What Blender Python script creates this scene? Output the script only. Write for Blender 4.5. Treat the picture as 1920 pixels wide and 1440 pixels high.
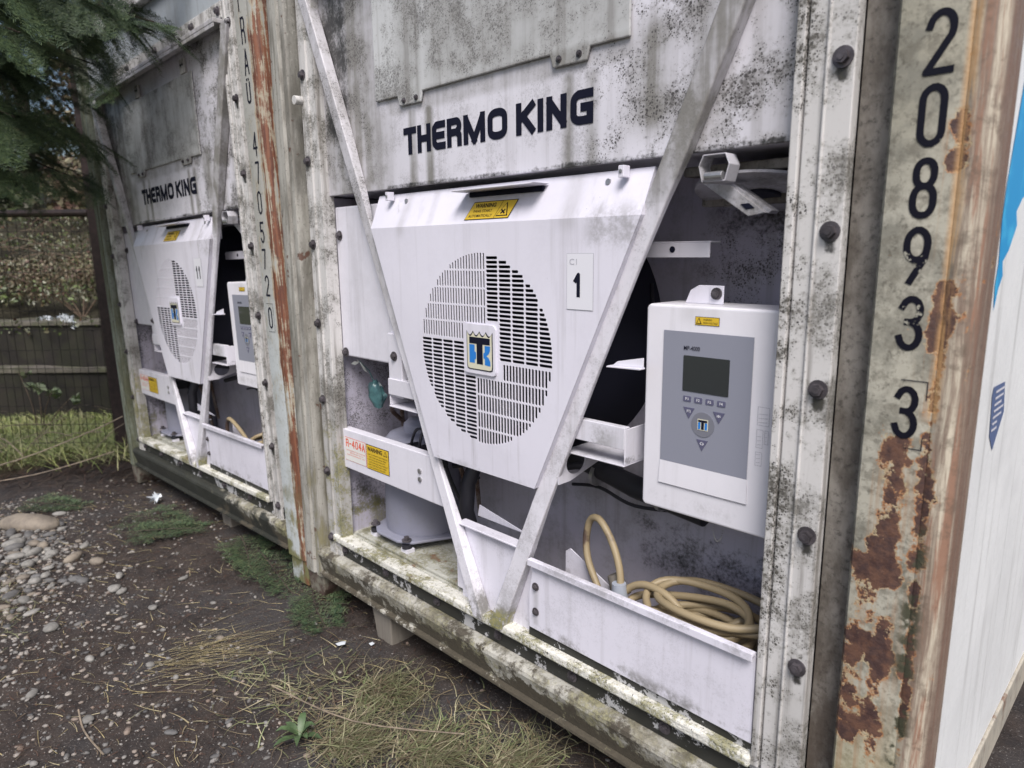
import bpy, bmesh, math, random
import numpy as np
from mathutils import Vector, Matrix, noise as mnoise
random.seed(7); RNG = np.random.default_rng(7)
for o in list(bpy.data.objects): bpy.data.objects.remove(o)
scene = bpy.context.scene
COL = scene.collection
R = math.radians

# ------------------------------------------------------------------ camera
cam_d = bpy.data.cameras.new("camera"); cam = bpy.data.objects.new("camera", cam_d); COL.objects.link(cam)
CR = Vector((0.70341526, 0.71070343, -0.01037334))      # camera right, down, forward in world axes
CD = Vector((0.12860122, -0.14160877, -0.98153384))
CF = Vector((-0.69904842, 0.68909186, -0.1910071))
mw = Matrix(((CR.x, -CD.x, -CF.x, 2.706), (CR.y, -CD.y, -CF.y, -1.362), (CR.z, -CD.z, -CF.z, 1.5), (0, 0, 0, 1)))
cam.matrix_world = mw
cam_d.sensor_width = 36; cam_d.lens = 36 * 1292.012 / 1920
cam_d.clip_start = 0.05; cam_d.clip_end = 500
cam_d.dof.use_dof = True; cam_d.dof.focus_distance = 2.0; cam_d.dof.aperture_fstop = 3.2
scene.camera = cam
scene.render.resolution_x = 1024; scene.render.resolution_y = 768

# ------------------------------------------------------------------ sky, sun, exposure
SUN_EL, SUN_AZ = R(52), R(134)          # azimuth measured from +Y towards +X
w = bpy.data.worlds.new("World"); scene.world = w; w.use_nodes = True
wn = w.node_tree; wn.nodes.clear()
sky = wn.nodes.new('ShaderNodeTexSky'); sky.sky_type = 'NISHITA'; sky.sun_disc = False
sky.sun_elevation = SUN_EL; sky.sun_rotation = SUN_AZ; sky.dust_density = 4.0; sky.air_density = 1.0; sky.ozone_density = 1.0
bgn = wn.nodes.new('ShaderNodeBackground'); bgn.inputs[1].default_value = 0.10
wo = wn.nodes.new('ShaderNodeOutputWorld')
wn.links.new(sky.outputs[0], bgn.inputs[0]); wn.links.new(bgn.outputs[0], wo.inputs[0])
sd = bpy.data.lights.new("sun", 'SUN'); sd.energy = 2.4; sd.angle = R(26); sd.color = (1.0, 0.975, 0.96)
sun = bpy.data.objects.new("sun", sd); COL.objects.link(sun)
sdir = Vector((math.sin(SUN_AZ) * math.cos(SUN_EL), math.cos(SUN_AZ) * math.cos(SUN_EL), math.sin(SUN_EL)))
sun.rotation_euler = sdir.to_track_quat('Z', 'Y').to_euler()
scene.view_settings.view_transform = 'Standard'; scene.view_settings.look = 'None'
scene.view_settings.gamma = 1.0; scene.view_settings.exposure = 0.57

# ------------------------------------------------------------------ material helper
class Mat:
    def __init__(s, name, rough=.5, metal=0., spec=.5):
        s.m = bpy.data.materials.new(name); s.m.use_nodes = True; s.t = s.m.node_tree
        s.b = s.t.nodes['Principled BSDF']
        s.b.inputs['Metallic'].default_value = metal; s.b.inputs['Specular IOR Level'].default_value = spec
        s.r = rough; s.h = None
        s.b.inputs['Roughness'].default_value = rough
        tc = s.n('ShaderNodeTexCoord'); s.P0 = tc.outputs['Object']
        oi = s.n('ShaderNodeObjectInfo')
        a = s.n('ShaderNodeVectorMath'); a.operation = 'MULTIPLY'; s.l(oi.outputs['Location'], a.inputs[0]); a.inputs[1].default_value = (1.7, 1.3, 2.1)
        b = s.n('ShaderNodeVectorMath'); b.operation = 'ADD'; s.l(a.outputs[0], b.inputs[0]); s.l(s.P0, b.inputs[1])
        s.P = b.outputs[0]
        sp = s.n('ShaderNodeSeparateXYZ'); s.l(s.P0, sp.inputs[0]); s.x, s.y, s.z = sp.outputs
    def n(s, t): return s.t.nodes.new(t)
    def l(s, a, b): s.t.links.new(a, b)
    def val(s, inp, v):
        if hasattr(v, 'is_output'): s.l(v, inp)
        else: inp.default_value = v
    def mth(s, op, a, b=0., c=0.):
        n = s.n('ShaderNodeMath'); n.operation = op; s.val(n.inputs[0], a); s.val(n.inputs[1], b)
        if op in ('MULTIPLY_ADD',): s.val(n.inputs[2], c)
        return n.outputs[0]
    def mul(s, a, b): return s.mth('MULTIPLY', a, b)
    def add(s, a, b): return s.mth('ADD', a, b)
    def mx(s, a, b): return s.mth('MAXIMUM', a, b)
    def inv(s, a): return s.mth('SUBTRACT', 1., a)
    def noise(s, sc=10, det=4, ro=.55, seed=0., st=(1, 1, 1), dist=0., fixed=False):
        mp = s.n('ShaderNodeMapping'); s.l(s.P0 if fixed else s.P, mp.inputs[0])
        mp.inputs['Scale'].default_value = st; mp.inputs['Location'].default_value = (seed * 3.1, seed * 1.7, seed * 2.3)
        n = s.n('ShaderNodeTexNoise'); s.l(mp.outputs[0], n.inputs['Vector'])
        n.inputs['Scale'].default_value = sc; n.inputs['Detail'].default_value = det; n.inputs['Roughness'].default_value = ro; n.inputs['Distortion'].default_value = dist
        return n.outputs[0]
    def vor(s, sc=60, seed=0., rnd=1.):
        mp = s.n('ShaderNodeMapping'); s.l(s.P, mp.inputs[0]); mp.inputs['Location'].default_value = (seed, seed * 2, seed * 3)
        n = s.n('ShaderNodeTexVoronoi'); s.l(mp.outputs[0], n.inputs['Vector']); n.inputs['Scale'].default_value = sc; n.inputs['Randomness'].default_value = rnd
        return n
    def rmp(s, v, lo, hi, a=0., b=1.):
        n = s.n('ShaderNodeMapRange'); n.interpolation_type = 'SMOOTHSTEP'; s.l(v, n.inputs[0])
        n.inputs[1].default_value = lo; n.inputs[2].default_value = hi; n.inputs[3].default_value = a; n.inputs[4].default_value = b
        return n.outputs[0]
    def box(s, x0, x1, z0, z1, so=.04):
        a = s.mul(s.rmp(s.x, x0 - so, x0 + so), s.rmp(s.x, x1 - so, x1 + so, 1, 0))
        b = s.mul(s.rmp(s.z, z0 - so, z0 + so), s.rmp(s.z, z1 - so, z1 + so, 1, 0))
        return s.mul(a, b)
    def mix(s, f, a, b):
        n = s.n('ShaderNodeMix'); n.data_type = 'RGBA'; s.val(n.inputs[0], f)
        for i, v in ((6, a), (7, b)):
            if hasattr(v, 'is_output'): s.l(v, n.inputs[i])
            else: n.inputs[i].default_value = (*v, 1)
        return n.outputs[2]
    def done(s, col, rough=None, h=None, bump=.3, dist=.002):
        s.val(s.b.inputs['Base Color'], col if hasattr(col, 'is_output') else (*col, 1))
        if rough is not None: s.val(s.b.inputs['Roughness'], rough)
        if h is not None:
            n = s.n('ShaderNodeBump'); n.inputs['Strength'].default_value = bump; n.inputs['Distance'].default_value = dist
            s.l(h, n.inputs['Height']); s.l(n.outputs[0], s.b.inputs['Normal'])
        return s.m

def flat(name, col, rough=.5, metal=0., spec=.5, var=.0):
    m = Mat(name, rough, metal, spec)
    if var:
        k = m.noise(25, 4, .6)
        c = m.mix(m.rmp(k, .3, .7), tuple(v * (1 - var) for v in col), tuple(min(1, v * (1 + var)) for v in col))
        return m.done(c, h=k, bump=.1)
    return m.done(col)

WHITE = (.67, .66, .735)
GRIME = (.10, .095, .085)
def paint(name, base=WHITE, rough=.42, speck=0., streak=0., blot=0., moss=0., zmoss=None, rust=0., sseed=0., regions=(), grime=GRIME, chips=0., dots=None):
    """painted sheet metal with algae dots, run marks, dirt, moss and painted recess shade; regions = (x0,x1,z0,z1,soft,kind,amount)"""
    m = Mat(name, rough)
    big = m.noise(2.2, 3, .5, sseed)
    c = m.mix(m.rmp(big, .3, .7), tuple(v * .93 for v in base), tuple(min(.9, v * 1.04) for v in base))
    mid = m.noise(9, 5, .65, sseed + 2)
    fine = m.noise(95, 3, .7, sseed + 3)
    dotn = m.noise(170, 2, .5, sseed + 5)
    run = m.noise(1, 5, .62, sseed + 4, st=(26, 26, 1.1))
    def amt(kind, a):
        out = None
        for r in regions:
            if r[5] == kind:
                v = m.mul(m.box(*r[:5]), r[6]); out = v if out is None else m.mx(out, v)
        if a: out = m.add(out, a) if out is not None else a
        return out
    a = amt('blot', blot)
    if a is not None:
        f = m.mul(m.rmp(m.add(m.mul(mid, .75), m.mul(fine, .25)), .44, .64), a)
        c = m.mix(m.mth('MINIMUM', f, 1.), c, (.17, .165, .155))
    a = amt('film', 0.)
    if a is not None:
        f = m.mul(m.rmp(m.add(m.mul(mid, .5), m.mul(run, .5)), .36, .58, .45, 1.), a)
        c = m.mix(m.mth('MINIMUM', f, 1.), c, (.225, .218, .205))
    a = amt('streak', streak)
    if a is not None:
        f = m.mul(m.rmp(run, .52, .70), a); c = m.mix(m.mth('MINIMUM', f, 1.), c, (.14, .125, .11))
    a = amt('speck', speck)
    if a is not None:
        f = None
        for sc_, sd_, k_ in ((105, 1., .50), (230, 2., .66)):
            v = m.vor(sc_, sseed + sd_); sepc = m.n('ShaderNodeSeparateColor'); m.l(v.outputs['Color'], sepc.inputs[0])
            rad = m.mul(m.mul(sepc.outputs[0], k_), m.rmp(mid, .34, .62))
            g_ = m.rmp(m.mth('SUBTRACT', rad, v.outputs['Distance']), -.02, .10); f = g_ if f is None else m.mx(f, g_)
        f = m.mx(f, m.mul(m.rmp(m.add(m.mul(fine, .6), m.mul(mid, .5)), .56, .70), .55)); f = m.mul(m.mul(f, a), .85); c = m.mix(m.mth('MINIMUM', f, 1.), c, (.06, .055, .055))
    a = amt('dark', 0.)
    if a is not None:
        f = m.rmp(m.add(m.mul(m.add(mid, m.mul(fine, .5)), .55), m.mul(a, .5)), .62, .82); c = m.mix(f, c, (.035, .034, .034))
    a = amt('moss', moss)
    if a is not None:
        f = m.mul(m.rmp(m.add(m.mul(mid, .7), m.mul(fine, .4)), .50, .62), a)
        c = m.mix(m.mth('MINIMUM', f, 1.), c, m.mix(m.rmp(fine, .35, .65), (.11, .115, .03), (.30, .28, .10)))
    a = amt('rust', rust)
    if a is not None:
        f = m.mul(m.rmp(m.add(m.mul(mid, .6), m.mul(run, .45)), .58, .66), a); c = m.mix(m.mth('MINIMUM', f, 1.), c, (.16, .07, .035))
    if chips:
        f = m.rmp(m.noise(60, 5, .7, sseed + 9), .75 - chips * .1, .76 - chips * .1); c = m.mix(f, c, (.05, .045, .045))
    rg = m.rmp(mid, .3, .7, rough - .06, rough + .18)
    return m.done(c, rg, m.add(m.mul(fine, 1.5 if dots else .3), mid), .9 if dots else .12, .004 if dots else .0015)

M = {}
M['panel'] = paint('upper_panel_paint', (.65, .64, .70), speck=.25, streak=.20, blot=.15, sseed=1, regions=[
    (.30, .66, 1.68, 2.5, .05, 'film', .95), (.30, .62, 1.74, 2.5, .06, 'speck', .75), (.34, .52, 1.9, 2.5, .05, 'dark', .75),
    (.30, .74, 1.68, 1.95, .04, 'film', .6),
    (1.72, 2.13, 1.68, 2.5, .04, 'blot', .6), (1.58, 2.13, 1.68, 2.5, .06, 'speck', 1.), (2.0, 2.13, 1.68, 2.5, .05, 'film', .5), (1.70, 1.80, 1.76, 2.0, .04, 'film', 1.), (1.84, 1.94, 1.70, 2.1, .05, 'film', .7),
    (.84, .875, 1.70, 1.94, .012, 'film', .9), (.925, .96, 1.70, 1.94, .012, 'film', 1.), (1.49, 1.52, 1.70, 1.93, .015, 'film', .9), (1.565, 1.60, 1.70, 1.93, .015, 'film', .8),
    (.70, 2.12, 1.69, 1.72, .01, 'dark', .62), (.72, 1.7, 1.93, 2.0, .012, 'film', .5)])
M['door'] = paint('access_door_paint', (.54, .55, .56), speck=.75, streak=.35, blot=.45, sseed=3, regions=[
    (.93, 1.72, 1.93, 1.99, .02, 'film', 1.), (.8, .92, 1.95, 2.35, .02, 'film', .5), (.96, 1.72, 1.98, 2.4, .05, 'film', .55), (.72, .80, 1.93, 2.0, .02, 'film', .8)])
BOLTZ = (.618, .918, 1.224, 1.528, 1.835, 2.14)
M['frame'] = paint('frame_flange_paint', (.56, .55, .545), speck=.85, streak=.7, blot=.8, moss=.05, sseed=5, rough=.55, regions=[
    (2.08, 2.135, .3, 2.5, .01, 'speck', 1.), (2.12, 2.22, .3, .6, .1, 'film', .6), (.2, .36, .3, 1.0, .03, 'film', .6), (.2, .36, .3, .8, .05, 'moss', .6)] + [(2.170, 2.198, z - .045, z + .004, .012, 'dark', .85) for z in BOLTZ])
M['brace'] = paint('brace_paint', (.65, .64, .70), speck=.2, streak=.25, blot=.25, chips=.6, sseed=7, regions=[
    (.2, 1.0, 1.2, 2.5, .2, 'film', .5), (.2, 1.0, 1.5, 2.5, .2, 'speck', .6), (1.75, 2.2, 1.62, 2.5, .06, 'film', .95), (1.75, 2.2, 1.62, 2.5, .06, 'blot', .8),
    (1.0, 1.4, .3, .42, .03, 'blot', .7), (1.2, 1.4, .3, .40, .02, 'moss', .8)])
M['cover'] = paint('fan_cover_paint', (.665, .652, .735), rough=.38, blot=.05, streak=.10, chips=.25, sseed=9, regions=[(.92, 1.38, .80, .84, .02, 'blot', .5), (1.60, 1.63, 1.48, 1.66, .01, 'streak', .6), (.765, .785, 1.5, 1.66, .008, 'streak', .7), (1.1, 1.4, 1.60, 1.67, .03, 'film', .25), (1.0, 1.35, .85, .95, .03, 'streak', .3), 
    (1.6, 1.78, 1.5, 1.60, .03, 'blot', .5), (1.5, 1.56, 1.55, 1.7, .02, 'film', .25), (.8, .84, 1.55, 1.7, .02, 'film', .3), (.95, .98, 1.58, 1.7, .01, 'film', .25), (1.50, 1.77, 1.1, 1.58, .05, 'streak', .12)])
M['ctrl'] = paint('control_box_paint', (.71, .70, .755), rough=.35, streak=.12, blot=.03, sseed=11, regions=[(1.76, 2.12, .87, .90, .015, 'blot', .35), (2.04, 2.1, .9, 1.36, .02, 'streak', .3), (1.83, 1.93, 1.33, 1.38, .02, 'film', .2)])
M['trough'] = paint('trough_paint', (.665, .652, .735), rough=.38, streak=.16, blot=.08, speck=.12, chips=.35, sseed=13, regions=[(1.38, 2.1, .375, .41, .015, 'blot', .7), (1.39, 2.09, .595, .63, .01, 'blot', .35), (1.40, 1.42, .40, .53, .008, 'film', .6), (1.35, 1.42, .37, .43, .02, 'blot', .8)])
M['bracket'] = paint('bracket_paint', (.66, .65, .72), rough=.4, streak=.18, blot=.10, sseed=15, regions=[(1.48, 1.66, .95, 1.08, .03, 'blot', .5), (1.5, 1.73, .95, .975, .01, 'dark', .5)])
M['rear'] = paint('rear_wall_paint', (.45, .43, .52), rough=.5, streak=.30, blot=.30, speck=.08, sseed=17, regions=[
    (1.5, 2.2, .42, .72, .06, 'dark', .50), (1.0, 1.5, .7, .9, .08, 'dark', .3), (1.75, 2.2, 1.50, 1.8, .08, 'dark', .66), (1.72, 2.2, 1.3, 1.55, .06, 'speck', .9), (.2, .5, .40, .62, .05, 'dark', .62), (.2, .6, .35, .5, .05, 'moss', .5), (.2, .62, .78, 1.1, .05, 'speck', 1.), (.33, .52, .75, 1.08, .05, 'dark', .48), (1.3, 1.75, .5, .95, .1, 'film', .35)])  # top-right dark box paints the shade of the recess into the wall
M['tray'] = paint('floor_tray_paint', (.40, .40, .36), rough=.75, blot=1., moss=.35, dots=1, streak=.0, speck=.3, sseed=19, regions=[(.70, 1.1, .3, .5, .06, 'rust', .8), (.28, .6, .3, .5, .05, 'dark', .45)])
M['sill'] = paint('sill_paint', (.66, .65, .60), rough=.75, blot=.5, moss=.55, speck=.9, chips=1.1, dots=1, sseed=21, regions=[(.7, 1.2, .3, .4, .05, 'rust', .35), (.3, 1.3, .3, .4, .1, 'blot', .7)])
M['side'] = paint('side_wall_paint', (.80, .81, .81), rough=.4, streak=.28, blot=.12, speck=.05, sseed=23)
M['evap'] = paint('evaporator_panel_paint', (.36, .39, .42), streak=.3, blot=.2, sseed=25)
M['latch'] = paint('grimy_latch_paint', (.46, .455, .50), rough=.5, blot=.6, streak=.3, speck=.3, sseed=31)
M['siderail'] = paint('side_rail_paint', (.44, .40, .33), rough=.6, streak=.4, blot=.5, sseed=29, rust=.7)
M['black'] = (lambda m: m.done(m.mix(m.rmp(m.add(m.noise(11, 6, .75, 2), m.rmp(m.x, .9, 2.2, 0., .03)), .57, .59), m.mix(m.noise(5, 4, .6), (.010, .011, .010), (.04, .04, .035)), (.40, .40, .41)), .55, m.noise(40), .3))(Mat('flaking_black_paint'))
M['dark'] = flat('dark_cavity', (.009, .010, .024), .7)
M['bolt'] = flat('weathered_bolt_steel', (.10, .09, .10), .5, .5, var=.4)
M['screw'] = flat('zinc_screw', (.35, .35, .36), .4, .7, var=.2)
M['rubber'] = flat('black_rubber', (.015, .015, .022), .55)
M['ink'] = flat('black_ink', (.007, .008, .020), .7, spec=.15)
M['grey'] = flat('keypad_grey', (.235, .245, .30), .5)
M['key'] = flat('key_blue_grey', (.095, .095, .16), .5)
M['pad'] = flat('round_key_grey', (.17, .175, .21), .5)
M['lcd'] = flat('display_glass', (.030, .034, .036), .22)
M['yel'] = flat('label_yellow', (.62, .42, .03), .45)
M['wlab'] = flat('label_white', (.68, .68, .66), .45)
M['red'] = flat('label_red', (.70, .10, .05), .45)
M['faint'] = flat('faint_print', (.35, .35, .40), .5)
M['cream'] = flat('emblem_cream', (.62, .60, .47), .4)
M['blue'] = flat('emblem_blue', (.02, .19, .58), .4)
M['comp'] = paint('compressor_paint', (.23, .235, .30), rough=.5, blot=.2, sseed=27)
M['stick'] = flat('sticker_film', (.70, .70, .76), .3)
M['seam'] = flat('sticker_edge', (.42, .42, .47), .4)
M['keytext'] = flat('key_text_white', (.6, .6, .65), .5)
M['blupeel'] = (lambda m: m.done(m.mix(m.rmp(m.noise(14, 4), .5, .7), (.02, .30, .62), (.05, .42, .72)), .5))(Mat('peeling_blue_film'))
M['navy'] = flat('label_navy', (.10, .14, .27), .5)

def post_mat(name, left=False):
    m = Mat(name, .6)
    mid = m.noise(8, 6, .68, 4); fine = m.noise(70, 4, .7, 5); big = m.noise(2.5, 3, .5, 6)
    run = m.noise(1, 6, .72, 7, st=(60, 60, 3.2), dist=.4); run2 = m.noise(1, 4, .6, 9, st=(120, 120, 4))
    if left:
        base = m.mix(m.rmp(m.z, .9, 1.6), (.40, .43, .44), (.32, .32, .30))
        base = m.mix(m.mul(m.rmp(mid, .45, .7), .6), base, (.22, .22, .19))
        fld = m.add(m.mul(run, .55), m.mul(mid, .4))
        bias = m.mul(m.mul(m.rmp(m.x, 2.365, 2.40), 1.), m.rmp(m.z, .2, .4, 1.2, 1.))
        f = m.add(fld, m.mul(bias, .13))
        c = m.mix(m.rmp(f, .52, .56), base, (.33, .29, .22))
        c = m.mix(m.rmp(f, .575, .61), c, m.mix(m.rmp(run2, .4, .6), (.10, .035, .022), (.19, .075, .04)))
        c = m.mix(m.mul(m.rmp(fine, .58, .7), .5), c, (.08, .075, .06))
        c = m.mix(m.mul(m.rmp(m.z, .15, .6, 1, 0), m.rmp(mid, .45, .6)), c, (.15, .15, .07))
    else:
        base = m.mix(m.rmp(big, .35, .65), (.31, .295, .235), (.40, .385, .325))
        base = m.mix(m.mul(m.rmp(mid, .42, .60), .85), base, (.185, .18, .15))
        base = m.mix(m.mul(m.rmp(m.noise(24, 6, .75, 33), .46, .62), .6), base, (.12, .11, .085))
        base = m.mix(m.mul(m.rmp(fine, .52, .68), .6), base, (.07, .065, .05))
        base = m.mix(m.mul(m.rmp(m.z, .35, .7, .55, 0.), m.rmp(big, .3, .5)), base, (.36, .32, .17))
        # rounded outer edge: cream and brown run marks
        band = m.rmp(m.x, 2.384, 2.402)
        bc = m.mix(m.rmp(run, .38, .62), (.18, .13, .10), (.50, .45, .36))
        bc = m.mix(m.rmp(m.noise(1, 6, .7, 12, st=(45, 45, 2.2), dist=.3), .48, .58), bc, (.25, .145, .10)); bc = m.mix(m.mul(m.rmp(m.noise(26, 6, .75, 34), .5, .66), .6), bc, (.10, .075, .055))
        bc = m.mix(m.mul(m.rmp(m.x, 2.428, 2.436), .75), bc, (.16, .105, .08))
        c = m.mix(band, base, bc)
        def g(x0, x1, z0, z1, so, a): return m.mul(m.box(x0, x1, z0, z1, so), a)
        bias = g(2.362, 2.402, 1.61, 1.73, .022, .34)
        for q in [(2.380, 2.394, 1.79, 1.89, .012, .28), (2.368, 2.400, 1.32, 1.44, .018, .32), (2.372, 2.402, .90, 1.27, .02, .30), (2.305, 2.365, .86, 1.17, .022, .29), (2.315, 2.36, .58, .82, .022, .28),
                  (2.272, 2.34, .72, .92, .024, .28), (2.382, 2.402, .2, 1.35, .012, .27), (2.27, 2.32, .50, .74, .024, .26), (2.32, 2.37, .42, .60, .024, .24), (2.32, 2.35, .18, .25, .02, .2), (2.335, 2.345, 1.12, 1.3, .012, .12)]:
            bias = m.mx(bias, g(*q))
        stn = m.mul(m.mx(m.mx(g(2.30, 2.37, .66, 1.10, .03, 1.), g(2.36, 2.40, 1.20, 1.70, .015, 1.)), g(2.27, 2.36, .30, .75, .03, .8)), m.rmp(m.noise(1, 5, .6, 41, st=(75, 75, 2.)), .46, .62)); c = m.mix(m.mul(stn, .6), c, (.30, .165, .08))
        f = m.add(m.add(m.add(m.mul(mid, 1.15), m.mul(m.noise(36, 6, .75, 40), .42)), m.mul(fine, .12)), m.add(bias, -.125))
        c = m.mix(m.rmp(f, .90, .955), c, m.mix(m.rmp(fine, .35, .6), (.42, .35, .22), (.33, .15, .06)))
        c = m.mix(m.rmp(f, .955, .975), c, m.mix(m.rmp(m.noise(30, 5, .7, 14), .38, .62), (.052, .028, .026), (.12, .06, .04)))
        rb = m.mul(m.box(2.382, 2.398, 1.2, 2.1, .006), m.rmp(run, .42, .55)); c = m.mix(m.mul(rb, .7), c, (.48, .28, .12))
        c = m.mix(m.mul(m.box(2.37, 2.405, .1, 1.0, .012), m.rmp(m.noise(22, 5, .7, 15), .5, .6)), c, (.05, .05, .03))
    h = m.add(m.mul(mid, .6), m.mul(fine, .4))
    if not left: h = m.add(h, m.mul(m.rmp(f, .93, .97), m.add(m.mul(m.noise(55, 5, .7, 44), 1.6), -1.2)))
    return m.done(c, m.rmp(fine, .3, .7, .45, .8), h, .5, .003)
M['post'] = post_mat('beige_post_paint_with_rust'); M['post_l'] = post_mat('grey_post_paint_with_rust', True)
def recess_mat():
    m = Mat('grimy_recess', .65); mid = m.noise(6, 6, .7, 3, st=(2, 2, 1)); fine = m.noise(80, 4, .7)
    c = m.mix(m.rmp(mid, .35, .65), (.27, .25, .225), (.11, .095, .08)); c = m.mix(m.mul(m.rmp(fine, .5, .7), .7), c, (.04, .035, .03))
    c = m.mix(m.mul(m.rmp(m.z, .3, 1.0, .7, 0), m.rmp(mid, .3, .55)), c, (.075, .055, .042))
    return m.done(c, .65, fine, .3)
M['recess'] = recess_mat()
def leftpost_mat():
    m = Mat('ribbed_post_paint', .6); mid = m.noise(7, 6, .7, 3, st=(2, 2, .5)); fine = m.noise(90, 4, .7); run = m.noise(1, 5, .65, 7, st=(50, 50, 1.2))
    c = m.mix(m.rmp(mid, .4, .65), (.37, .36, .33), (.17, .16, .14)); c = m.mix(m.mul(m.rmp(run, .5, .65), .6), c, (.11, .105, .085))
    c = m.mix(m.mul(m.rmp(fine, .58, .7), .6), c, (.05, .045, .04)); c = m.mix(m.mul(m.rmp(m.noise(16, 4, .6, 8), .64, .67), .9), c, (.10, .045, .03))
    c = m.mix(m.mul(m.rmp(m.z, .2, .9, .8, 0), m.rmp(mid, .5, .62)), c, (.22, .20, .10))
    dk = m.mul(m.mul(m.box(.165, .235, 1.72, 2.6, .012), 1.), m.rmp(m.add(m.mul(fine, .5), m.mul(mid, .6)), .40, .50)); c = m.mix(dk, c, (.035, .036, .03))
    gn = m.mul(m.box(.18, .24, 1.5, 2.4, .015), m.rmp(mid, .5, .6)); c = m.mix(m.mul(gn, .6), c, (.13, .15, .06))
    return m.done(c, .6, fine, .3)
M['post2'] = leftpost_mat()
def greenpost_mat():
    m = Mat('algae_covered_post', .7); mid = m.noise(5, 6, .7, 3, st=(2, 2, .5)); fine = m.noise(60, 4, .7)
    c = m.mix(m.rmp(mid, .35, .6), (.20, .225, .19), (.09, .095, .055)); c = m.mix(m.mul(m.rmp(fine, .5, .7), .7), c, (.04, .04, .03))
    return m.done(c, .7, fine, .3)
M['post2_l'] = greenpost_mat()
def rail_mat(name, dark):
    m = Mat(name, .7); mid = m.noise(7, 6, .7, 3); fine = m.noise(60, 5, .75, 5); run = m.noise(1, 4, .6, 8, st=(3, 3, 30))
    c = m.mix(m.rmp(mid, .4, .6), (.42, .41, .37), (.19, .175, .14))
    g = m.rmp(m.add(m.mul(mid, .6), m.mul(fine, .5)), .50, .60); c = m.mix(m.mul(g, m.rmp(m.noise(3.5, 4, .6, 21), .42, .6, .25, .9)), c, m.mix(m.rmp(fine, .4, .6), (.08, .08, .035), (.27, .255, .15))); c = m.mix(m.mul(m.rmp(m.noise(14, 6, .75, 22), .5, .62), .75), c, (.10, .09, .065))
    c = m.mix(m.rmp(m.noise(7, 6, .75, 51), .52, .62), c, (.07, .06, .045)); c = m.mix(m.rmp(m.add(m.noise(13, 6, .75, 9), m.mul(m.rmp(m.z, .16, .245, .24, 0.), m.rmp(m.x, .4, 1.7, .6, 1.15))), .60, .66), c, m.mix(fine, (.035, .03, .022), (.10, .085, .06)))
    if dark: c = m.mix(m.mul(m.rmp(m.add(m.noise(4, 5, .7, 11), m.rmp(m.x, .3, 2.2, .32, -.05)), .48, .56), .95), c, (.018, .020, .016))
    return m.done(c, .75, m.add(fine, mid), .9, .005)
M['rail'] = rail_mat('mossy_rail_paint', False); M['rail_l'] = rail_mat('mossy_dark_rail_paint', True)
def worn_ink():
    m = Mat('worn_black_lettering', .75, spec=.15); k = m.add(m.mul(m.noise(28, 5, .7, 3), .7), m.mul(m.noise(110, 3, .6), .3))
    b = m.mul(m.box(2.31, 2.375, 1.452, 1.492, .012), .14); b = m.mx(b, m.mul(m.box(2.31, 2.375, 1.36, 1.40, .01), .10)); b = m.mx(b, m.mul(m.box(2.31, 2.375, 1.18, 1.205, .01), .06))
    c = m.mix(m.rmp(m.add(k, b), .63, .645), (.007, .007, .014), (.33, .32, .27))
    return m.done(c, .5)
M['worn'] = worn_ink()
M['cable'] = (lambda m: m.done(m.mix(m.rmp(m.add(m.noise(7, 5, .65), m.mul(m.rmp(m.x, 1.46, 1.52, .3, 0), 1.)), .55, .72), (.29, .23, .14), (.09, .06, .048)), .5, m.noise(60), .1))(Mat('dirty_yellow_cable'))
M['pipe'] = (lambda m: m.done(m.mix(m.rmp(m.noise(14, 5, .7), .4, .6), (.24, .20, .19), (.12, .075, .055)), .45, None))(Mat('tarnished_pipe', metal=.5))
M['tape'] = flat('grey_tape', (.33, .36, .42), .45)
M['teal'] = (lambda m: m.done(m.mix(m.rmp(m.noise(30, 5), .4, .65), (.055, .13, .14), (.02, .05, .06)), .35, m.noise(40), .6))(Mat('teal_plastic'))
M['petal'] = flat('dry_ribbon', (.30, .31, .30), .6, var=.3)
M['footrust'] = (lambda m: m.done(m.mix(m.rmp(m.noise(12, 6, .7), .42, .6), (.16, .15, .12), (.06, .035, .028)), .8, m.noise(40), .6))(Mat('rusty_foot'))
M['wood'] = (lambda m: m.done(m.mix(m.noise(1, 5, .6, st=(60, 60, 6)), (.09, .075, .06), (.26, .24, .21)), .8, m.noise(40), .5))(Mat('grey_timber'))
M['bark'] = flat('bark', (.05, .038, .03), .9, var=.4)
M['fence'] = flat('brown_fence_steel', (.022, .013, .013), .6, .2, var=.4)
M['wire'] = flat('rusty_wire', (.018, .015, .014), .6, .3)
M['litter'] = flat('white_litter', (.62, .66, .70), .5, var=.15)
def conc(name, a, b, moss):
    m = Mat(name, .85); k = m.noise(3, 6, .7); s_ = m.noise(1.5, 5, .65, 5)
    c = m.mix(m.rmp(k, .35, .65), a, b); c = m.mix(m.mul(m.rmp(s_, .45, .62), .8), c, tuple(v * .35 for v in a))
    if moss: c = m.mix(m.mul(m.rmp(m.noise(5, 5, .7, 8), .45, .58), moss), c, (.07, .09, .025))
    return m.done(c, .85, k, .5, .01)
M['conc'] = conc('dark_concrete', (.026, .021, .018), (.014, .012, .011), .1)
M['coping'] = conc('pale_concrete', (.20, .18, .155), (.10, .09, .075), .35)
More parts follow.
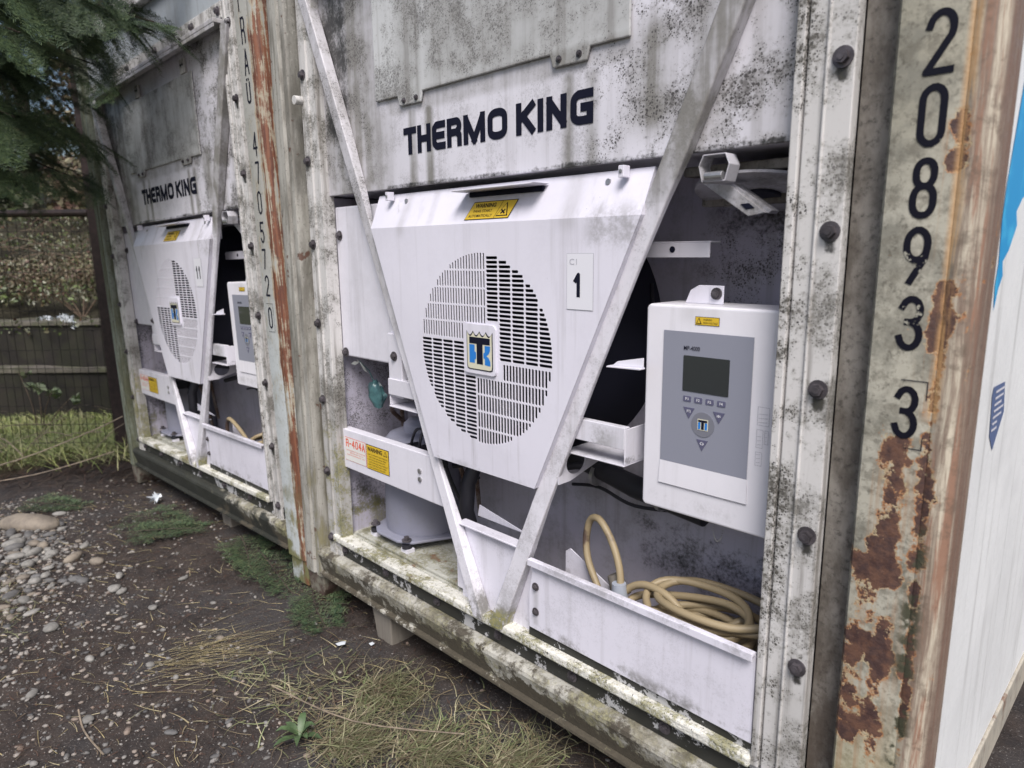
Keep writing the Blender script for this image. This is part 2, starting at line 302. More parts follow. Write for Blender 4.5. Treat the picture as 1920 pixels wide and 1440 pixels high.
def ground_mat():
    m = Mat('wet_mud', .8); a = m.noise(1.3, 5, .6); b = m.noise(9, 6, .7, 2); f = m.noise(75, 5, .75, 3); v = m.vor(70)
    c = m.mix(m.rmp(b, .3, .7), (.017, .012, .010), (.045, .032, .026)); c = m.mix(m.rmp(a, .45, .65), c, (.040, .036, .036))
    c = m.mix(m.mul(m.rmp(f, .58, .66), .8), c, (.10, .085, .078)); c = m.mix(m.mul(m.rmp(m.noise(160, 2, .5, 6), .66, .7), .8), c, (.24, .225, .21))
    far = m.mul(m.rmp(m.x, -3.2, -3.9), 1.)
    gr = m.mix(m.rmp(m.noise(5, 5, .7, 9), .35, .65), (.16, .22, .05), (.28, .27, .11)); c = m.mix(far, c, gr)
    return m.done(c, m.rmp(b, .3, .7, .55, .9), m.add(m.mul(f, .6), b), .8, .012)
M['mud'] = ground_mat()
M['bank'] = flat('bank_soil', (.04, .035, .02), .9, var=.5)
def stone_mat():
    m = Mat('river_stone', .7); g = m.n('ShaderNodeNewGeometry'); rp = m.n('ShaderNodeValToRGB'); m.l(g.outputs['Random Per Island'], rp.inputs[0])
    e = rp.color_ramp.elements; e[0].color = (.07, .07, .072, 1); e[1].color = (.36, .34, .31, 1)
    for p, c in ((.25, (.13, .125, .12)), (.5, (.20, .19, .18)), (.7, (.27, .25, .23)), (.86, (.19, .14, .11))):
        q = e.new(p); q.color = (*c, 1)
    k = m.noise(60, 5, .7); c = m.mix(m.mul(m.rmp(k, .5, .7), .55), rp.outputs[0], (.07, .058, .05))
    return m.done(c, .7, k, .3)
M['stone'] = stone_mat()
def islandramp(name, cols, rough=.6, trans=0.):
    m = Mat(name, rough); g = m.n('ShaderNodeNewGeometry'); rp = m.n('ShaderNodeValToRGB'); m.l(g.outputs['Random Per Island'], rp.inputs[0])
    e = rp.color_ramp.elements; n = len(cols); e[0].color = (*cols[0], 1); e[1].color = (*cols[-1], 1)
    for i in range(1, n - 1): q = e.new(i / (n - 1)); q.color = (*cols[i], 1)
    k = m.noise(4, 3); c = m.mix(m.rmp(k, .3, .7, 0., .4), rp.outputs[0], tuple(v * .5 for v in cols[0]))
    return m.done(c, rough)
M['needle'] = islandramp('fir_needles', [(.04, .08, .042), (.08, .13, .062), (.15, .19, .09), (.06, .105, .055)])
M['needle_dark'] = islandramp('shaded_fir_needles', [(.022, .045, .026), (.05, .085, .035), (.09, .13, .05), (.03, .055, .03)])  # darker copy of the fir needle ramp, shade put into the colours
M['straw'] = islandramp('straw_and_grass', [(.30, .25, .15), (.12, .08, .055), (.15, .22, .08), (.44, .39, .26), (.06, .04, .03), (.22, .25, .12), (.10, .07, .05)], .7)
M['pale_straw'] = islandramp('pale_straw', [(.44, .37, .20), (.34, .28, .14), (.52, .46, .30)], .7)
M['grass'] = islandramp('bright_grass', [(.25, .34, .10), (.50, .50, .20), (.20, .28, .08), (.60, .55, .33), (.13, .16, .06)], .7)
M['leaf'] = islandramp('bush_leaves', [(.03, .045, .018), (.09, .12, .04), (.16, .13, .08), (.30, .29, .22), (.06, .08, .03), (.14, .18, .07)])
M['leaf_red'] = islandramp('russet_leaves', [(.10, .05, .04), (.15, .10, .065), (.07, .075, .03), (.26, .22, .15), (.11, .12, .05)])
M['leaf_pale'] = islandramp('pale_leaves', [(.20, .24, .15), (.10, .15, .06), (.28, .30, .2)])
M['red_debris'] = islandramp('brown_needle_litter', [(.06, .03, .022), (.11, .06, .04), (.04, .028, .022), (.16, .12, .08)], .8)

# ------------------------------------------------------------------ mesh builder
class MB:
    def __init__(s): s.v = []; s.f = []; s.mi = []; s.mats = []
    def mat(s, k):
        if k not in s.mats: s.mats.append(k)
        return s.mats.index(k)
    def raw(s, vs, fs, m):
        o = len(s.v); s.v += [tuple(map(float, v)) for v in vs]; i = s.mat(m)
        for f in fs: s.f.append([o + int(k) for k in f]); s.mi.append(i)
        return s
    def box(s, x0, x1, y0, y1, z0, z1, m):
        v = [(x, y, z) for z in (z0, z1) for y in (y0, y1) for x in (x0, x1)]
        return s.raw(v, [(0, 2, 3, 1), (4, 5, 7, 6), (0, 1, 5, 4), (2, 6, 7, 3), (0, 4, 6, 2), (1, 3, 7, 5)], m)
    def prism(s, pts, y0, y1, m, axis='y'):
        """closed polygon extruded: axis y: pts=(x,z); axis z: pts=(x,y); axis x: pts=(y,z)"""
        def P(a, b, t): return {'y': (a, t, b), 'z': (a, b, t), 'x': (t, a, b)}[axis]
        n = len(pts); v = [P(a, b, y0) for a, b in pts] + [P(a, b, y1) for a, b in pts]
        ar = sum(pts[i][0] * pts[(i + 1) % n][1] - pts[(i + 1) % n][0] * pts[i][1] for i in range(n))
        fs = [list(range(n)), list(range(2 * n - 1, n - 1, -1))] + [(i, i + n, (i + 1) % n + n, (i + 1) % n) for i in range(n)]
        flip = (ar < 0) != (axis in ('z',))
        if axis == 'x': flip = not (ar < 0)
        if flip: fs = [list(reversed(f)) for f in fs]
        return s.raw(v, fs, m)
    def strip(s, prof, a0, a1, m, axis='z'):
        """open profile extruded as a sheet (no caps)"""
        def P(a, b, t): return {'z': (a, b, t), 'x': (t, a, b)}[axis]
        n = len(prof); v = [P(a, b, a0) for a, b in prof] + [P(a, b, a1) for a, b in prof]
        return s.raw(v, [(i, i + 1, i + 1 + n, i + n) for i in range(n - 1)], m)
    def poly(s, pts, y, m):           # flat polygon facing -y
        n = len(pts); ar = sum(pts[i][0] * pts[(i + 1) % n][1] - pts[(i + 1) % n][0] * pts[i][1] for i in range(n))
        if ar < 0: pts = pts[::-1]
        return s.raw([(a, y, b) for a, b in pts], [list(range(n))], m)
    def tube(s, path, r, m, n=8, caps=True):
        path = [Vector(p) for p in path]; rs = r if hasattr(r, '__len__') else [r] * len(path)
        t = (path[1] - path[0]).normalized(); up = Vector((0, 0, 1)) if abs(t.z) < .9 else Vector((1, 0, 0))
        u = t.cross(up).normalized(); V = []
        for i, p in enumerate(path):
            a = path[max(i - 1, 0)]; b = path[min(i + 1, len(path) - 1)]; t = (b - a)
            t = t.normalized() if t.length > 1e-9 else Vector((0, 0, 1))
            u = (u - t * u.dot(t)); u = u.normalized() if u.length > 1e-6 else t.orthogonal().normalized()
            w_ = t.cross(u)
            for k in range(n): an = 2 * math.pi * k / n; V.append(p + (u * math.cos(an) + w_ * math.sin(an)) * rs[i])
        F = []
        for i in range(len(path) - 1):
            for k in range(n): a = i * n + k; b = i * n + (k + 1) % n; F.append((a, b, b + n, a + n))
        if caps: F.append(list(range(n))[::-1]); F.append([(len(path) - 1) * n + k for k in range(n)])
        return s.raw(V, F, m)
    def cyl(s, p0, p1, r, m, n=16, r1=None): return s.tube([p0, p1], [r, r if r1 is None else r1], m, n)
    def lathe(s, prof, c, m, n=40, axis=(0, 0, 1)):   # prof (r, h)
        q = Vector((0, 0, 1)).rotation_difference(Vector(axis)); V = []; F = []
        for r_, h in prof:
            for k in range(n):
                a = 2 * math.pi * k / n; V.append(Vector(c) + q @ Vector((r_ * math.cos(a), r_ * math.sin(a), h)))
        for i in range(len(prof) - 1):
            for k in range(n): a = i * n + k; b = i * n + (k + 1) % n; F.append((a, b, b + n, a + n))
        F.append(list(range(n))[::-1]); F.append([(len(prof) - 1) * n + k for k in range(n)])
        return s.raw(V, F, m)
    def bolt(s, x, y, z, r=.011, h=.009, m='bolt', washer=True):
        if washer: s.cyl((x, y, z), (x, y - .0025, z), r * 1.55, m, 16)
        a0 = (x * 37 + z * 91) % 1; V = []
        pts = [(x + r * math.cos(a0 + k * math.pi / 3), z + r * math.sin(a0 + k * math.pi / 3)) for k in range(6)]
        s.prism(pts, y - .0025 - h, y - .001, m); s.cyl((x, y - .002 - h, z), (x, y - .0045 - h, z), r * .55, m, 10)
        return s
    def text(s, t, x0, x1, z0, z1, y, m, bold=.0, cond=True):
        """letters scaled to fill the box x0..x1, z0..z1, facing -y"""
        cu = bpy.data.curves.new('t', 'FONT'); cu.body = t; cu.size = 1; cu.offset = bold; cu.resolution_u = 3
        o = bpy.data.objects.new('t', cu); COL.objects.link(o)
        dg = bpy.context.evaluated_depsgraph_get(); dg.update(); me = o.evaluated_get(dg).to_mesh()
        vs = np.array([v.co[:] for v in me.vertices]); fs = [list(p.vertices) for p in me.polygons]
        o.evaluated_get(dg).to_mesh_clear(); bpy.data.objects.remove(o); bpy.data.curves.remove(cu)
        mn = vs.min(0); mx = vs.max(0)
        k = max(mx[0] - mn[0], 1e-6); kz = max(mx[1] - mn[1], 1e-6)
        out = [(x0 + (v[0] - mn[0]) / k * (x1 - x0), y, z0 + (v[1] - mn[1]) / kz * (z1 - z0)) for v in vs]
        return s.raw(out, fs, m)
    def glyph(s, t, x0, x1, z0, z1, y, m, w):
        """stroke-built condensed letter, union triangulated so nothing overlaps"""
        from mathutils.geometry import delaunay_2d_cdt
        P = [];  h = w / 2
        def mp(q): return (x0 + h + q[0] * (x1 - x0 - w), z0 + h + q[1] * (z1 - z0 - w))
        for pl in GLYPHS[t]:
            closed = pl[0] == pl[-1]; q = [Vector(mp(p)) for p in pl]
            for i in range(len(q) - 1):
                d = (q[i + 1] - q[i]); 
                if d.length < 1e-7: continue
                d.normalize(); n = Vector((-d.y, d.x)) * h
                a = q[i] - (d * h if (i == 0 and not closed) else d * 0); b = q[i + 1] + (d * h if (i == len(q) - 2 and not closed) else d * 0)
                P.append([a + n, a - n, b - n, b + n])
            for i in (range(len(q) - 1) if closed else range(1, len(q) - 1)):
                a = q[i - 1] if i else q[-2]; b = q[i + 1]
                sharp = (q[i] - a).normalized().dot((b - q[i]).normalized()) < .35
                k = 4 if sharp and abs((q[i] - a).normalized().dot((b - q[i]).normalized())) < .1 else 10
                r_ = h * (1.4142 if k == 4 else 1.0); o = math.pi / 4 if k == 4 else .1
                P.append([q[i] + Vector((math.cos(o + 2 * math.pi * j / k), math.sin(o + 2 * math.pi * j / k))) * r_ for j in range(k)])
        vs, fs = [], []
        for p in P:
            if sum(p[i].x * p[(i + 1) % len(p)].y - p[(i + 1) % len(p)].x * p[i].y for i in range(len(p))) < 0: p = p[::-1]
            fs.append(list(range(len(vs), len(vs) + len(p)))); vs += p
        v2, _, f2, _a, _b, of = delaunay_2d_cdt(vs, [], fs, 0, 1e-6)
        out = []
        for f, org in zip(f2, of):
            if not org: continue
            f = list(f)
            if sum(v2[f[i]].x * v2[f[(i + 1) % len(f)]].y - v2[f[(i + 1) % len(f)]].x * v2[f[i]].y for i in range(len(f))) < 0: f = f[::-1]
            out.append(f)
        return s.raw([(v.x, y, v.y) for v in v2], out, m)
    def build(s, name, parent=None, bevel=0., smooth=False, label=None, seg=2, sharp=35):
        me = bpy.data.meshes.new(name); me.from_pydata(s.v, [], s.f); me.update()
        for k in s.mats: me.materials.append(M[k])
        me.polygons.foreach_set('material_index', s.mi)
        o = bpy.data.objects.new(name, me); COL.objects.link(o)
        if parent is not None: o.parent = parent
        if bevel:
            md = o.modifiers.new('bevel', 'BEVEL'); md.width = bevel; md.segments = seg; md.limit_method = 'ANGLE'; md.angle_limit = R(sharp)
        if smooth:
            me.polygons.foreach_set('use_smooth', [True] * len(me.polygons))
            try: me.set_sharp_from_angle(angle=R(sharp))
            except Exception: pass
        if label: o['label'] = label
        return o

def _arc(cx, cz, rx, rz, a0, a1, n=6): return [(cx + rx * math.cos(R(a0 + (a1 - a0) * i / n)), cz + rz * math.sin(R(a0 + (a1 - a0) * i / n))) for i in range(n + 1)]
def _loop(x0, x1, z0, z1, rx=.42, rz=.24):
    p = _arc(x1 - rx, z1 - rz, rx, rz, 0, 90) + _arc(x0 + rx, z1 - rz, rx, rz, 90, 180) + _arc(x0 + rx, z0 + rz, rx, rz, 180, 270) + _arc(x1 - rx, z0 + rz, rx, rz, 270, 360); return p + [p[0]]
GLYPHS = {'T': [[(0, 1), (1, 1)], [(.5, 1), (.5, 0)]], 'H': [[(0, 0), (0, 1)], [(1, 0), (1, 1)], [(0, .5), (1, .5)]], 'E': [[(1, 1), (.25, 1), (0, .85), (0, .15), (.25, 0), (1, 0)], [(0, .5), (.9, .5)]],
 'R': [[(0, 0), (0, 1), (.7, 1)] + _arc(.7, .76, .3, .24, 80, -80) + [(.7, .5), (0, .5)], [(.75, .5), (1, .34), (1, 0)]], 'M': [[(0, 0), (0, 1)], [(.06, .9), (.5, 0)], [(.5, 0), (.94, .9)], [(1, 1), (1, 0)]], 'O': [_loop(0, 1, 0, 1)], '0': [_loop(0, 1, 0, 1, .5, .22)],
 'K': [[(0, 0), (0, 1)], [(1, 1), (.1, .48)], [(.3, .6), (1, 0)]], 'I': [[(.5, 0), (.5, 1)]], 'N': [[(0, 0), (0, 1)], [(.04, .92), (.96, .08)], [(1, 0), (1, 1)]],
 'G': [[(1, 1), (.42, 1)] + _arc(.42, .76, .42, .24, 90, 180) + _arc(.42, .24, .42, .24, 180, 270) + [(1, 0), (1, .5), (.62, .5)]],
 '2': [_arc(.5, .74, .5, .26, 170, -10, 9) + [(.95, .6), (0, 0), (1, 0)]], '8': [_loop(.06, .94, .54, 1, .4, .2), _loop(0, 1, 0, .54, .45, .22)],
 '9': [_loop(0, 1, .42, 1, .5, .26), [(1, .7), (.92, .45), (.3, 0)]], '3': [_arc(.48, .76, .48, .24, 160, -75, 8) + [(.35, .53)], _arc(.48, .26, .52, .26, 80, -165, 10)],
 '4': [[(.72, 0), (.72, 1), (0, .32), (1, .32)]], '7': [[(0, 1), (1, 1), (.35, 0)]], '5': [[(1, 1), (.08, 1), (.04, .56)] + _arc(.48, .32, .52, .30, 110, -155, 9)], '1': [[(.1, .72), (.62, 1), (.62, 0)]],
 'A': [[(0, 0), (.5, 1), (1, 0)], [(.24, .34), (.76, .34)]], 'F': [[(1, 1), (0, 1), (0, 0)], [(0, .52), (.8, .52)]], 'U': [[(0, 1), (0, .2)] + _arc(.5, .2, .5, .2, 180, 360, 8) + [(1, 1)]], '-': [[(0, .45), (1, .45)]], '.': [[(.5, 0), (.5, .05)]]}
def tag(o, label=None, cat=None, group=None, kind=None):
    if label: o['label'] = label
    if cat: o['category'] = cat
    if group: o['group'] = group
    if kind: o['kind'] = kind
    return o
def empty(name, loc=(0, 0, 0)):
    o = bpy.data.objects.new(name, None); COL.objects.link(o); o.location = loc; o.empty_display_size = .1; return o

def reseat(o, k, c0, c1, dy):
    """resize a finished part about its own centre c0 (x, z), move the centre to c1 and set it dy deeper"""
    for v in o.data.vertices:
        v.co.x = c1[0] + (v.co.x - c0[0]) * k; v.co.z = c1[1] + (v.co.z - c0[1]) * k; v.co.y += dy
    for ch in o.children: reseat(ch, k, c0, c1, dy)
def perforated(outer, holes, y, t, mat):
    """flat plate with real holes: 2-D curve fill, thickness t behind y; facing -y"""
    cu = bpy.data.curves.new('p', 'CURVE'); cu.dimensions = '2D'; cu.fill_mode = 'BOTH'; cu.extrude = t / 2
    for pts in [outer] + holes:
        sp = cu.splines.new('POLY'); sp.points.add(len(pts) - 1); sp.use_cyclic_u = True
        for i, (a, b) in enumerate(pts): sp.points[i].co = (a, b, 0, 1)
    o = bpy.data.objects.new('p', cu); COL.objects.link(o)
    dg = bpy.context.evaluated_depsgraph_get(); dg.update(); me = o.evaluated_get(dg).to_mesh()
    vs = [(v.co.x, y + t / 2 - v.co.z, v.co.y) for v in me.vertices]; fs = [list(p.vertices) for p in me.polygons]
    o.evaluated_get(dg).to_mesh_clear(); bpy.data.objects.remove(o); bpy.data.curves.remove(cu)
    return vs, fs
def rrect(x0, x1, z0, z1, r):
    r = min(r, (x1 - x0) / 2 * .98, (z1 - z0) / 2 * .98); p = []
    for cx, cz, a in ((x1 - r, z1 - r, 0), (x0 + r, z1 - r, 90), (x0 + r, z0 + r, 180), (x1 - r, z0 + r, 270)):
        for k in (0, 45, 90): p.append((cx + r * math.cos(R(a + k)), cz + r * math.sin(R(a + k))))
    return p

# ================================================================== REFRIGERATED CONTAINER
ZB, ZT = .07, 2.86          # underside and roof in container coordinates (front face y=0, x 0..2.438)
def sloped(x, z, xs, zs): return x
def make_container():
    root = empty('refrigerated_container')
    P = lambda mb, n, **k: mb.build(n, root, **k)
    # -- bolted front frame
    b = MB(); sides = [('L', 1), ('R', -1)]
    def mxx(x, sgn): return x if sgn < 0 else 2.425 - x
    for sgn in (-1, 1):
        xs = sorted([mxx(2.205, sgn), mxx(2.150, sgn)]); b.box(xs[0], xs[1], 0, .03, .25, 2.54, 'frame')
        xs = sorted([mxx(2.1515, sgn), mxx(2.1165, sgn)]); b.box(xs[0], xs[1], .003, .03, .25, 2.54, 'frame')
        xs = sorted([mxx(2.158, sgn), mxx(2.152, sgn)]); b.box(xs[0], xs[1], -.003, .004, .25, 2.54, 'frame')
        xs = sorted([mxx(2.112, sgn), mxx(2.094, sgn)]); b.box(xs[0], xs[1], -.002, .05, .33, 2.46, 'frame')
        xs = sorted([mxx(2.118, sgn), mxx(2.106, sgn)]); b.box(xs[0], xs[1], .012, .05, .33, 2.46, 'frame')
    b.box(.3085, 2.1155, .001, .03, 2.475, 2.54, 'frame')
    fr = P(b, 'front_frame', bevel=.0025)
    b = MB(); b.box(.312, 2.112, -.035, .02, 2.452, 2.470, 'brace'); b.box(.314, 2.110, -.034, -.030, 2.435, 2.4515, 'brace'); b.build('drip_ledge', fr, bevel=.002)
    for z in (.618, .918, 1.224, 1.528, 1.835, 2.14, 2.44, .42)[:7]:
        for x in (2.183, .243):
            MB().bolt(x, -.0005, z, .0125, .011).build('bolt', fr, smooth=True)
    for x in (.243, 2.183): MB().bolt(x, -.0005, .33, .0125, .010).build('bolt', fr, smooth=True)
    for x in (.45, .93, 1.35, 1.813, 2.09): MB().bolt(x, 0., 2.505, .0125, .011).build('bolt', fr, smooth=True)
    # recess channels beside the posts
    for x0, x1 in ((2.206, 2.2755), (.1625, .219)): b = MB(); b.box(x0, x1, .034, .06, .12, 2.54, 'recess' if x0 > 1 else 'post2'); P(b, 'channel')
    # -- evaporator panel above the ledge, roof rail
    b = MB(); b.box(.17, 2.27, .02, .05, 2.545, ZT - .11, 'evap'); P(b, 'evaporator_panel', bevel=.003)
    b = MB(); b.box(.17, 2.27, -.015, .08, ZT - .108, ZT, 'frame'); P(b, 'top_rail', bevel=.006)
    # -- body: side walls, roof, rear
    for x0, x1 in ((2.402, 2.431), (.006, .03)):
        b = MB(); b.box(x0, x1, .075, 6.0, .238, ZT - .06, 'side'); P(b, 'side_wall')
        b = MB(); b.prism([(x0 + .0, .12), (x0 + .036 if x0 > 1 else x0 + .03, .12), (x0 + .036 if x0 > 1 else x0 + .03, .232), (x0, .236)], .08, 6.0, 'siderail')
        P(b, 'side_rail', bevel=.004)
    b = MB(); b.box(.031, 2.4015, .08, 6.0, ZT - .09, ZT - .061, 'side'); P(b, 'roof')
    b = MB(); b.box(.031, 2.4015, 5.96, 6.0, .24, ZT - .095, 'side'); P(b, 'end_wall')
    b = MB(); b.box(.04, 2.39, .42, 5.95, .13, .20, 'black'); P(b, 'underframe')
    # -- bottom rail, black strip and sill
    b = MB(); prof = [(.06, .252), (.008, .262), (-.014, .259), (-.026, .250), (-.029, .238), (-.010, .166), (-.008, .156), (-.026, .153), (-.027, .145), (.06, .143)]
    b.prism(prof[::-1], .165, 2.272, 'rail', 'x'); P(b, 'bottom_rail', smooth=True, sharp=28)
    b = MB(); b.box(.22, 2.205, .010, .04, .2635, .322, 'black'); bs = P(b, 'black_strip')
    for x in (.33, .62, .93, 1.24, 1.55, 1.86): MB().bolt(x, .009, .294, .011, .008).build('bolt', bs, smooth=True)
    b = MB(); b.box(.268, 2.094, -.012, .045, .3235, .352, 'sill'); P(b, 'sill', bevel=.006)
    b = MB(); b.box(1.375, 2.094, .0125, .044, .3525, .392, 'black'); P(b, 'black_strip')
    # -- floor tray, inner walls, rear bulkhead with fan opening
    b = MB(); b.box(.3, 2.125, .0455, .42, .325, .352, 'tray'); b.box(.34, 1.06, .055, .40, .3525, .366, 'tray'); P(b, 'floor_tray', bevel=.004)
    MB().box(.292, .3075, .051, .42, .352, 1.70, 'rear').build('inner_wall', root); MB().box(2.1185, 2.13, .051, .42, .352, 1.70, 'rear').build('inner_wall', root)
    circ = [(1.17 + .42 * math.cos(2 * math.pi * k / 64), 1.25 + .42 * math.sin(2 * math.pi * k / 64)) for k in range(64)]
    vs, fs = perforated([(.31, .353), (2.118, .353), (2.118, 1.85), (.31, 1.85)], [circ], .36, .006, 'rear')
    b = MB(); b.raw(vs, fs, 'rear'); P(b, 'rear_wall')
    b = MB(); b.lathe([(.418, 0), (.418, .26), (.10, .265)], (1.17, .362, 1.25), 'dark', 48, (0, 1, 0)); 
    for k in range(7):
        a = k * 2 * math.pi / 7; c, s_ = math.cos(a), math.sin(a); r0, r1 = .09, .40
        pts = [(1.17 + c * r0 - s_ * .03, .45, 1.25 + s_ * r0 + c * .03), (1.17 + c * r1 - s_ * .09, .44, 1.25 + s_ * r1 + c * .09), (1.17 + c * r1 + s_ * .07, .50, 1.25 + s_ * r1 - c * .07), (1.17 + c * r0 + s_ * .03, .50, 1.25 + s_ * r0 - c * .03)]
        b.raw(pts, [(0, 1, 2, 3)], 'rubber')
    b.cyl((1.17, .40, 1.25), (1.17, .55, 1.25), .09, 'rubber', 24); P(b, 'condenser_fan', smooth=True)
    b = MB(); V = []; F = []; n_ = 56  # shroud behind the cover, coloured near black so the slots look shaded
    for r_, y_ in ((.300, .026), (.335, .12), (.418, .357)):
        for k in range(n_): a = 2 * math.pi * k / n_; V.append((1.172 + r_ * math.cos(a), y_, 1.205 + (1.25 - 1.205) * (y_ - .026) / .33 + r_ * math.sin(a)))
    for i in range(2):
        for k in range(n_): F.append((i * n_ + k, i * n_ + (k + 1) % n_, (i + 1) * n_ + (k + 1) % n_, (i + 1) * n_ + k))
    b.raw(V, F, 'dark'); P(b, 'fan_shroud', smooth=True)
    # -- upper panel (recess underside at z 1.70) and access door
    b = MB(); b.box(.309, 2.117, .004, .012, 1.70, 2.435, 'panel'); b.box(.309, 2.117, .012, .42, 1.702, 1.72, 'bracket')
    b.box(.309, 2.117, .0045, .0205, 2.4355, 2.452, 'panel')
    up = P(b, 'upper_panel', bevel=.003)
    b = MB(); b.prism([(.70, 1.9965), (.70, 1.700), (.66, 1.700), (.66, 1.9965)], .0005, .0038, 'panel') if 0 else None
    b = MB(); x = .712
    pts = [(.712, 2.336), (.712, 1.976), (.832, 1.974), (.842, 1.944), (.950, 1.942), (.958, 1.972), (1.474, 1.972), (1.484, 1.940), (1.592, 1.939), (1.602, 1.968), (1.716, 1.966), (1.716, 2.336)]
    b.prism(pts, -.006, .0015, 'door'); dr = P(b, 'access_door', bevel=.003)
    for x in (.868, .93, 1.506, 1.570): MB().bolt(x, -.006, 1.957, .0055, .004).build('bolt', dr, smooth=True)
    for x in (1.0, 1.63):
        b = MB(); b.box(x - .028, x + .028, -.010, .0015, 2.338, 2.40, 'frame'); b.cyl((x - .012, -.0105, 2.375), (x - .012, -.0125, 2.375), .006, 'ink', 10); b.cyl((x + .012, -.0105, 2.375), (x + .012, -.0125, 2.375), .006, 'ink', 10)
        b.build('hinge', dr, bevel=.002)
    b = MB()
    for ch, xa, xb in (('T', .846, .912), ('H', .917, .983), ('E', .990, 1.053), ('R', 1.060, 1.126), ('M', 1.134, 1.226), ('O', 1.236, 1.314), ('K', 1.347, 1.416), ('I', 1.4245, 1.4465), ('N', 1.456, 1.524), ('G', 1.536, 1.608)):
        b.glyph(ch, xa, xb, 1.797, 1.878, .0028, 'ink', .0205)
    let = P(b, 'lettering')
    reseat(up, 1.0190, (1.213, 2.0), (1.1846, 2.0095), .026); reseat(dr, 1.0190, (1.213, 2.0), (1.1846, 2.0095), .026); reseat(let, 1.0190, (1.213, 2.0), (1.1846, 2.0095), .0258)
    # -- V braces: square tube, front face and inner side visible
    def brace(sgn):
        if sgn > 0: L, wd = [(2.4500, 0.2380, -0.0150), (2.1014, 0.3854, -0.0118), (1.9015, 0.4699, -0.0100), (1.8022, 0.5055, -0.0050), (1.7022, 0.5414, 0.0000), (1.6522, 0.5556, 0.0050), (1.6019, 0.5701, 0.0100), (1.5204, 0.6026, 0.0121), (1.4489, 0.6310, 0.0140), (1.2242, 0.7282, 0.0140), (1.0097, 0.8262, 0.0140), (0.8874, 0.8753, 0.0133), (0.7860, 0.9182, 0.0120), (0.7075, 0.9598, 0.0067), (0.6296, 1.0005, 0.0013), (0.4941, 1.0678, -0.0071), (0.3313, 1.1477, -0.0165)], .050
        else: L, wd = [(2.4500, 2.1380, -0.0150), (2.1014, 1.9876, -0.0118), (1.9015, 1.9006, -0.0100), (1.8022, 1.8540, -0.0050), (1.7022, 1.8070, 0.0000), (1.6522, 1.7801, 0.0050), (1.6019, 1.7528, 0.0100), (1.5204, 1.7129, 0.0121), (1.4489, 1.6787, 0.0140), (1.2242, 1.5784, 0.0140), (1.0097, 1.4851, 0.0140), (0.8874, 1.4336, 0.0133), (0.7860, 1.3914, 0.0120), (0.7075, 1.3619, 0.0067), (0.6296, 1.3327, 0.0013), (0.4941, 1.2816, -0.0071), (0.3313, 1.2197, -0.0165)], .060
        vs = []; fs = []
        for z, x, y in L: z = max(z, .332); vs += [(x, y, z), (x + wd, y, z), (x + wd, .0292, z), (x, .0292, z)]
        for i in range(len(L) - 1):
            for k in range(4): a = i * 4 + k; c = i * 4 + (k + 1) % 4; fs.append((a, a + 4, c + 4, c))
        fs += [(0, 1, 2, 3), tuple(len(vs) - 4 + k for k in (3, 2, 1, 0))]
        b = MB(); b.raw(vs, fs, 'brace'); P(b, 'brace', bevel=.0045, seg=3)
    brace(1); brace(-1)
    # -- centre web between the braces
    b = MB(); b.box(1.045, 1.372, .030, .036, .342, .615, 'trough'); b.box(1.045, 1.372, .010, .052, .6155, .622, 'trough')
    b.box(1.012, 1.0445, .036, .12, .37, .54, 'trough'); b.prism([(1.05, .618), (1.30, .618), (1.06, .66)], .10, .104, 'trough'); P(b, 'centre_web', bevel=.003)
    # -- fan cover with real slots
    Y = .020; cx, cz, RR = 1.172, 1.203, .290
    def inside(x, z): return (x - cx) ** 2 + (z - cz) ** 2 < RR * RR
    holes = []
    def clipx(x0, x1, z, hw):
        zz = max(abs(z - cz - hw), abs(z - cz + hw)); 
        if zz >= RR: return None
        h = math.sqrt(RR * RR - zz * zz); a, c = max(x0, cx - h), min(x1, cx + h); return (a, c) if c - a > .008 else None
    def clipz(z0, z1, x, hw):
        xx = max(abs(x - cx - hw), abs(x - cx + hw))
        if xx >= RR: return None
        h = math.sqrt(RR * RR - xx * xx); a, c = max(z0, cz - h), min(z1, cz + h); return (a, c) if c - a > .008 else None
    pitch, lp = .0128, .0532
    for c_ in range(6):                                      # upper right and lower left: horizontal slots
        for k in range(26):
            x0 = 1.200 + c_ * lp; z = 1.184 + k * pitch
            if not (x0 < 1.27 - .03 and z < 1.292):
                q = clipx(x0, x0 + lp - .005, z, .0042)
                if q: holes.append(rrect(q[0], q[1], z - .0042, z + .0042, .003))
            x1 = 1.146 - c_ * lp; z = 1.218 - k * pitch
            if not (x1 > 1.11 and z > 1.128):
                q = clipx(x1 - lp + .005, x1, z, .0042)
                if q: holes.append(rrect(q[0], q[1], z - .0042, z + .0042, .003))
            x = 1.190 - k * pitch; z0 = 1.232 + c_ * lp       # upper left, narrow vertical slots
            if not (x > 1.10 and z0 < 1.28):
                q = clipz(z0, z0 + lp - .005, x, .003)
                if q: holes.append(rrect(x - .0031, x + .0031, q[0], q[1], .002))
            x = 1.157 + k * pitch; z1 = 1.170 - c_ * lp       # lower right
            if not (x < 1.262 and z1 > 1.128):
                q = clipz(z1 - lp + .005, z1, x, .0042)
                if q: holes.append(rrect(x - .0042, x + .0042, q[0], q[1], .003))
    outer = [(.612, 1.578), (.925, .818), (1.392, .818), (1.740, 1.578)]
    vs, fs = perforated(outer, holes, Y, .002, 'cover')
    b = MB(); b.raw(vs, fs, 'cover')
    def slab(p, m='cover'):                                  # four-cornered sheet with 3 mm thickness pushed inward
        b.raw(p, [(0, 1, 2, 3)], m)
    slab([(.612, Y, 1.578), (1.740, Y, 1.578), (1.742, Y + .05, 1.690), (.600, Y + .05, 1.690)])
